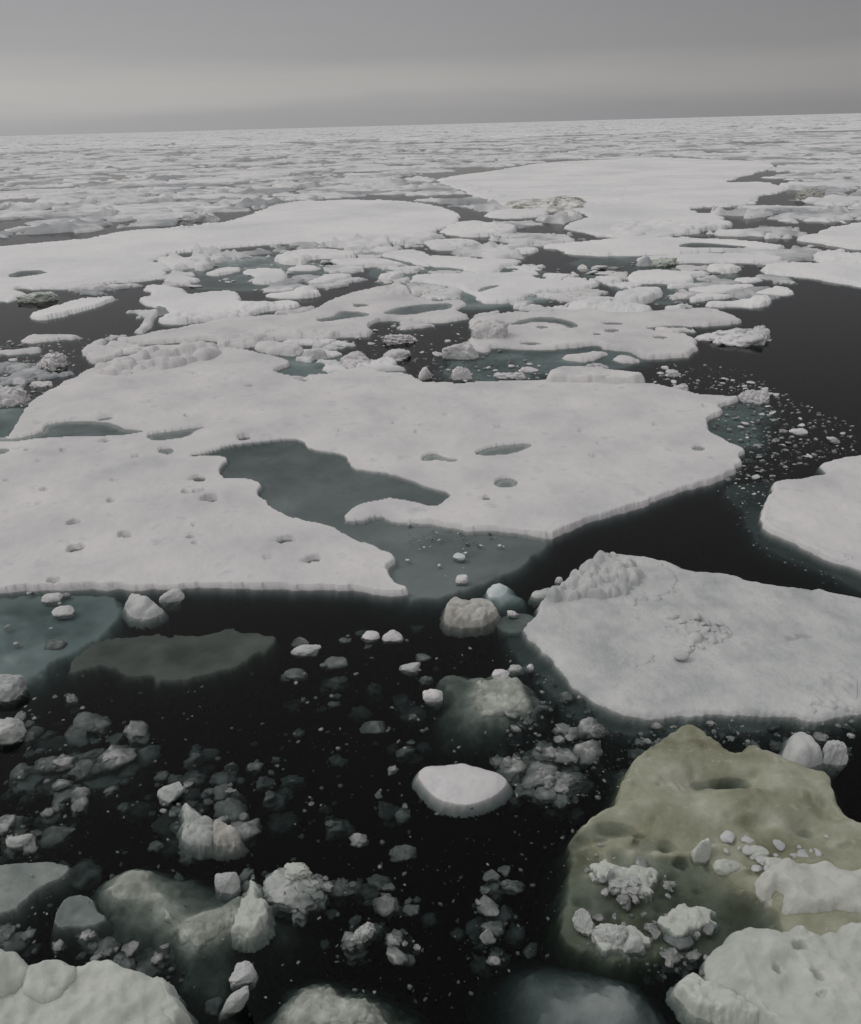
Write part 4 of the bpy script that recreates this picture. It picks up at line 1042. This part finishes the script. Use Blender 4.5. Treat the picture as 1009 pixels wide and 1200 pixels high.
crumbs([(845, 560), (905, 560), (890, 600), (870, 590)], 18, 2, 7, 'g', 'tiny ice crumb between the large floe and the cut right floe', 'crumbs at the cut floe', .5, .2, 6)
crumbs([(500, 612), (600, 620), (590, 650), (500, 690), (470, 670)], 16, 2, 6, 'w', 'tiny ice crumb floating over the teal shelf', 'crumbs over the teal shelf', .5, .1, 7)
crumbs([(620, 318), (720, 308), (720, 322), (640, 326)], 14, 5, 30, 'w', 'flat ice crumb in the grey lead below the pond floe', 'crumbs in the grey lead', .3, 0, 8)
crumbs([(200, 300), (480, 285), (560, 300), (560, 350), (480, 330), (200, 350)], 46, 4, 16, 'w', 'small ice crumb in the leads of the left middle pack', 'crumbs in the middle leads', .5, 0, 9)
crumbs([(560, 285), (950, 285), (930, 350), (820, 362), (560, 362)], 60, 4, 18, 'w', 'small ice crumb in the leads of the right middle pack', 'crumbs in the right middle leads', .45, 0, 10)
crumbs([(0, 690), (120, 690), (60, 740), (0, 760)], 12, 3, 12, 'g', 'small ice crumb over the teal submerged shelf', 'crumbs over the submerged shelf', .5, .3, 11)
crumbs([(590, 750), (640, 780), (720, 850), (760, 870), (720, 930), (600, 950), (580, 880)], 190, 4, 44, 'd', 'small grey ice crumb in the murk between growler and green slab', 'crumbs by the green slab', .6, .9, 12, clusters=14)
crumbs([(720, 845), (1005, 838), (1005, 900), (880, 870), (820, 855), (750, 880)], 130, 3, 22, 'd', 'small grey ice crumb between the grey slab and the green slab', 'crumbs behind the green slab', .6, .9, 13, clusters=14)
crumbs([(-5, 800), (60, 800), (200, 850), (330, 960), (330, 1040), (100, 1010), (-5, 1010)], 260, 4, 46, 'd', 'small grey ice crumb in the black water at the left', 'crumbs in the left black water', .6, .9, 14, clusters=24)
crumbs([(90, 1080), (200, 1110), (260, 1180), (200, 1140), (80, 1122), (0, 1120), (0, 1080)], 90, 6, 34, 'd', 'dim ice crumb just behind the bottom left floe', 'crumbs behind the bottom floe', .6, .9, 15, clusters=10)
crumbs([(330, 960), (600, 960), (640, 1110), (590, 1150), (480, 1190), (380, 1140), (340, 1060)], 150, 3, 34, 'd', 'small grey ice crumb in the black water at the bottom centre', 'crumbs in the bottom black water', .6, .9, 16, clusters=13)
crumbs([(200, 740), (520, 720), (500, 960), (340, 960), (220, 880)], 120, 3, 36, 'd', 'small grey ice crumb in the black water of the centre', 'crumbs in the centre black water', .6, .9, 17, clusters=12)
crumbs([(690, 1085), (830, 1060), (830, 1150), (760, 1130)], 60, 4, 22, 'd', 'small pale ice crumb at the foot of the green slab', 'crumbs at the slab foot', .6, .9, 18, clusters=6)
crumbs([(772, 736), (800, 727), (848, 735), (862, 746), (840, 757), (795, 782), (785, 770), (800, 760)], 34, 7, 19, 'g', 'rounded ice cobble in the heap on the middle of the grey slab', 'cobbles heaped on the slab', .8, seed=19, allow_on=True, name='ice_cobble', z0=.13)
crumbs([(672, 992), (760, 985), (800, 1040), (780, 1060), (690, 1050)], 26, 4, 16, 'd', 'pale crumb of slush on the left of the green slab', 'slush crumbs on the slab left', .5, seed=20, allow_on=True, name='slush_crumb', z0=.03)
crumbs([(840, 985), (960, 985), (1000, 1000), (890, 1030), (850, 1020)], 34, 4, 20, 'g', 'whitish crumb of slush by the stained cake', 'slush crumbs by the stained cake', .5, seed=25, allow_on=True, name='slush_crumb', z0=.12)
crumbs([(690, 1060), (830, 1050), (840, 1090), (790, 1120), (700, 1115)], 34, 6, 26, 'd', 'grey crumb of slush over the sunken foot of the green slab', 'slush crumbs over the slab foot', .5, .2, seed=26, allow_on=True, name='slush_crumb', z0=.0)
FLECK = chunk_shape(1, 77, cuts=4, block=.4, rough=.2, fine=.1)


def flecks(region, count, wmin, wmax, top, bottom, seed):
    rr = random.Random(seed)
    rp = np.asarray(region, float)
    p, f = FLECK
    k = 0
    while k < count:
        px, py = rr.uniform(rp[:, 0].min(), rp[:, 0].max()), rr.uniform(rp[:, 1].min(), rp[:, 1].max())
        if sdf(np.array([px]), np.array([py]), rp)[0] < 0:
            continue
        k += 1
        x, y = (float(v) for v in ground(px, py))
        if blocked(x, y):
            continue
        W = pxsize(x, y) * (wmin + (wmax - wmin) * rr.random() ** 3) / 2
        a = rr.uniform(0, 6.28)
        q = p * [W, W * rr.uniform(.4, 1), W * rr.uniform(.3, .8)]
        q = np.stack([q[:, 0] * math.cos(a) - q[:, 1] * math.sin(a), q[:, 0] * math.sin(a) + q[:, 1] * math.cos(a), q[:, 2]], 1) + [x, y, rr.uniform(bottom, top)]
        brash['V'].append(q)
        brash['F'].append(f + brash['n'])
        brash['n'] += len(q)


flecks([(840, 465), (900, 462), (1000, 495), (1005, 530), (950, 540), (900, 565), (845, 562), (875, 535), (835, 500)], 420, 1.5, 8, .0, -.07, 401)
flecks([(770, 425), (870, 430), (960, 480), (870, 462), (762, 447)], 160, 1.5, 7, .0, -.05, 402)
flecks([(0, 395), (110, 395), (95, 436), (30, 478), (0, 478)], 240, 1.5, 8, .0, -.05, 403)
flecks([(410, 398), (440, 380), (560, 376), (640, 425), (640, 444), (495, 445), (410, 415)], 260, 1.5, 7, .0, -.05, 404)
flecks([(0, 800), (60, 770), (260, 790), (520, 730), (640, 780), (760, 870), (650, 1120), (480, 1190), (230, 1190), (0, 1120)], 900, 1.2, 7, .0, -.25, 405)
flecks([(590, 750), (640, 780), (720, 850), (900, 845), (1005, 840), (1005, 900), (850, 870), (720, 930), (600, 950)], 420, 1.5, 8, .0, -.2, 406)
flecks([(835, 565), (905, 565), (890, 610), (920, 650), (1000, 680), (990, 690), (880, 640)], 120, 1.2, 5, .0, -.12, 407)
flecks([(480, 610), (600, 625), (560, 640), (470, 640)], 60, 1.5, 6, .01, -.05, 408)
if brash['n']:
    o = link('brash_ice', mesh_from('brash_ice', np.vstack(brash['V']), np.vstack(brash['F']), CLEAR))
    tag(o, 'fine brash ice drifting in and under the water', 'brash ice', kind='stuff')

# ================================================================== the far pack
TH0, TH1, CS = -0.56, 0.56, 0.086
R0, R1 = math.log(64), math.log(560)
rr = random.Random(11)
sites = []
row = 0
rho = R0
while rho < R1 + 2 * CS:
    th = TH0 + (CS / 2 if row % 2 else 0)
    while th < TH1:
        sites.append((th + rr.uniform(-.4, .4) * CS, rho + rr.uniform(-.4, .4) * CS))
        th += CS
    rho += CS * .86
    row += 1
sites = np.array(sites)
gapn = 0
for i, (th, rho) in enumerate(sites):
    r = math.exp(rho)
    x, y = r * math.sin(th), r * math.cos(th)
    if rho > R1 or rho < R0 + .02:
        continue
    # open leads: some cells stay water
    if rr.random() < .10:
        continue
    dmin = 9.0
    near = []
    for poly, lo, hi in OUTLINES:
        if lo[0] - 40 < x < hi[0] + 40 and lo[1] - 60 < y < hi[1] + 60:
            near.append(poly)
    if any(sdf(np.array([x]), np.array([y]), p)[0] > -0.02 * r for p in near):
        continue
    dd = ((sites - sites[i]) ** 2).sum(1)
    nb = np.argsort(dd)[1:15]
    nth, nr = 46, 40
    T, R = np.meshgrid(np.linspace(th - CS, th + CS, nth), np.linspace(rho + CS, rho - CS, nr))
    Rm = np.exp(R)
    X, Y = Rm * np.sin(T), Rm * np.cos(T)
    wt = T + .034 * fbm2(T / .035, R / .035, 300, 4, .6) + .010 * fbm2(T / .008, R / .008, 310, 2)
    wr = R + .034 * fbm2(T / .035, R / .035, 320, 4, .6) + .010 * fbm2(T / .008, R / .008, 330, 2)
    d = np.full(T.shape, 9.0)
    for j in nb:
        v = sites[j] - sites[i]
        Lv = math.hypot(*v)
        mid = (sites[i] + sites[j]) / 2
        d = np.minimum(d, ((mid[0] - wt) * v[0] + (mid[1] - wr) * v[1]) / Lv)
    d = np.minimum(d, CS - .006 - np.maximum(np.abs(T - th), np.abs(R - rho)))
    d = d - rr.choice([-.001, .001, .003, .005, .008, .013])
    d = d * r
    for p in near:
        q = -sdf(X, Y, p) - .001 * r
        d = np.minimum(d, q)
    if (d > 0.01 * r).sum() < 12:
        continue
    X, Y, d = snap(X, Y, d)
    h = rr.uniform(.12, .34) + (.12 if r > 250 else 0)
    edge = max(.35, .0025 * r)
    t = np.clip(d / edge, 0, 1)
    z = np.where(d > 0, h * (1 - (1 - t) ** 3), d * 2.0)
    rid = np.clip(fbm2(T / .02 + i, R / .012, 340, 3, .6) - .22, 0, 1)
    z = z + t * (.15 * h * fbm2(T / .02, R / .02, 350, 3) + rid * rr.choice([.3, .6, 1.2]))
    # shallow melt ponds on some floes
    if rr.random() < .7:
        pn = fbm2(T / .022 + 3.1 * i, R / .016, 360, 3, .5)
        z = np.where(pn > rr.uniform(.08, .3), np.minimum(z, -.05), z)
    keep = z > -.5
    z = np.maximum(z, -.6)
    q, used = grid_faces(nr, nth, keep)
    V = np.stack([X.ravel() - x, Y.ravel() - y, z.ravel()], 1)[used]
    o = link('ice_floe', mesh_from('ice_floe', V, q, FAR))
    o.location = (x, y, 0)
    zone = ('left', 'middle', 'right')[0 if th < -.17 else 1 if th < .17 else 2]
    dist = 'nearer' if r < 150 else 'farther' if r < 300 else 'farthest'
    tag(o, f'low white floe in the {dist} {zone} part of the crowded far pack', 'ice floe', f'{dist} {zone} far pack floes')
    gapn += 1
# small floes filling the leads of the middle distance
CM = .034
mids = []
rho = math.log(35)
row = 0
rm = random.Random(23)
while rho < math.log(67):
    th = TH0 + (CM / 2 if row % 2 else 0)
    while th < TH1:
        mids.append((th + rm.uniform(-.42, .42) * CM, rho + rm.uniform(-.42, .42) * CM))
        th += CM
    rho += CM * .86
    row += 1
mids = np.array(mids)
OPEN = [wpoly(p, 0, 0) for p in ([(815, 372), (905, 352), (940, 330), (1040, 340), (1040, 540), (900, 470), (800, 445), (700, 425), (540, 445), (430, 425), (440, 385), (560, 380), (800, 400)], [(-40, 358), (30, 352), (150, 338), (185, 375), (120, 395), (100, 430), (-40, 430)],
        [(195, 305), (300, 300), (360, 320), (290, 345), (215, 335)], [(640, 297), (800, 300), (800, 322), (640, 322)])]
midn = 0
order = list(range(len(mids)))
rm.shuffle(order)
for i in order:
    th, rho = mids[i]
    r = math.exp(rho)
    x, y = r * math.sin(th), r * math.cos(th)
    if abs(th) > .5 or midn >= 75 or rm.random() < .25:
        continue
    if any(sdf(np.array([x]), np.array([y]), p)[0] > 0 for p in OPEN):
        continue
    near = [p for p, lo, hi in OUTLINES if lo[0] - 8 < x < hi[0] + 8 and lo[1] - 12 < y < hi[1] + 12]
    if any(sdf(np.array([x]), np.array([y]), p)[0] > -0.006 * r for p in near):
        continue
    dd = ((mids - mids[i]) ** 2).sum(1)
    nb = np.argsort(dd)[1:13]
    T, R = np.meshgrid(np.linspace(th - CM, th + CM, 44), np.linspace(rho + CM, rho - CM, 40))
    X, Y = np.exp(R) * np.sin(T), np.exp(R) * np.cos(T)
    wt = T + .022 * fbm2(T / .018, R / .018, 500, 4, .6)
    wr = R + .022 * fbm2(T / .018, R / .018, 520, 4, .6)
    d = np.full(T.shape, 9.0)
    for j in nb:
        v = mids[j] - mids[i]
        mid = (mids[i] + mids[j]) / 2
        d = np.minimum(d, ((mid[0] - wt) * v[0] + (mid[1] - wr) * v[1]) / math.hypot(*v))
    d = np.minimum(d, CM - .004 - np.maximum(np.abs(T - th), np.abs(R - rho)))
    d = (d - rm.choice([-.002, 0, .002])) * r
    for p in near:
        d = np.minimum(d, -sdf(X, Y, p) - .0005 * r)
    if (d > 0.003 * r).sum() < 15:
        continue
    X, Y, d = snap(X, Y, d)
    h = rm.uniform(.06, .17)
    t = np.clip(d / .3, 0, 1)
    lump = np.clip(fbm2(T / .006 + i, R / .006, 540, 3, .6) - .1, 0, 1)
    z = np.where(d > 0, h * (1 - (1 - t) ** 3), d * 2.2) + t * lump * rm.choice([.03, .06, .15])
    keep = (z > -.3)
    q, used = grid_faces(40, 44, keep)
    V = np.stack([X.ravel() - x, Y.ravel() - y, np.maximum(z, -.4).ravel()], 1)[used]
    o = link('ice_floe', mesh_from('ice_floe', V, q, FAR if rm.random() < .7 else SNOW))
    o.location = (x, y, 0)
    side = 'left' if th < 0 else 'right'
    tag(o, f'small white floe jammed between larger floes in the {side} middle pack', 'ice floe', f'small {side} middle pack floes')
    midn += 1
print('mid floes', midn)
print('far floes', gapn, 'crumb objects', n_obj[0], 'brash verts', brash['n'])

nth, nr = 620, 420
T, R = np.meshgrid(np.linspace(-.62, .62, nth), np.linspace(math.log(14000), R1 - .02, nr))
Rm = np.exp(R)
X, Y = Rm * np.sin(T), Rm * np.cos(T)
f = fbm2(T / .05, R / .035, 400, 5, .55) + .20 + .42 * np.clip((R - R1) / .9, 0, 1)
near_fade = np.clip((R - R1 + .05) / .1, 0, 1)
ridge = np.clip(fbm2(T / .012, R / .03, 420, 4, .6) - .12, 0, 1)
hum = np.clip(fbm2(T / .004, R / .02, 430, 2, .6) - .45, 0, 1)
f = f * .8 - .10 - 1.2 * (1 - near_fade)
z = np.where(f > 0, np.minimum(f * 6, .4) + .2 * fbm2(T / .01, R / .01, 410, 3) + ridge * 1.6 + hum * 3.2, np.maximum(f * 6, -.6))
keep = z > -.55
q, used = grid_faces(nr, nth, keep)
V = np.stack([X.ravel(), Y.ravel(), z.ravel()], 1)[used]
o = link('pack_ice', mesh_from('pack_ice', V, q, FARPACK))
tag(o, 'unbroken far pack ice reaching to the horizon', 'pack ice', kind='stuff')
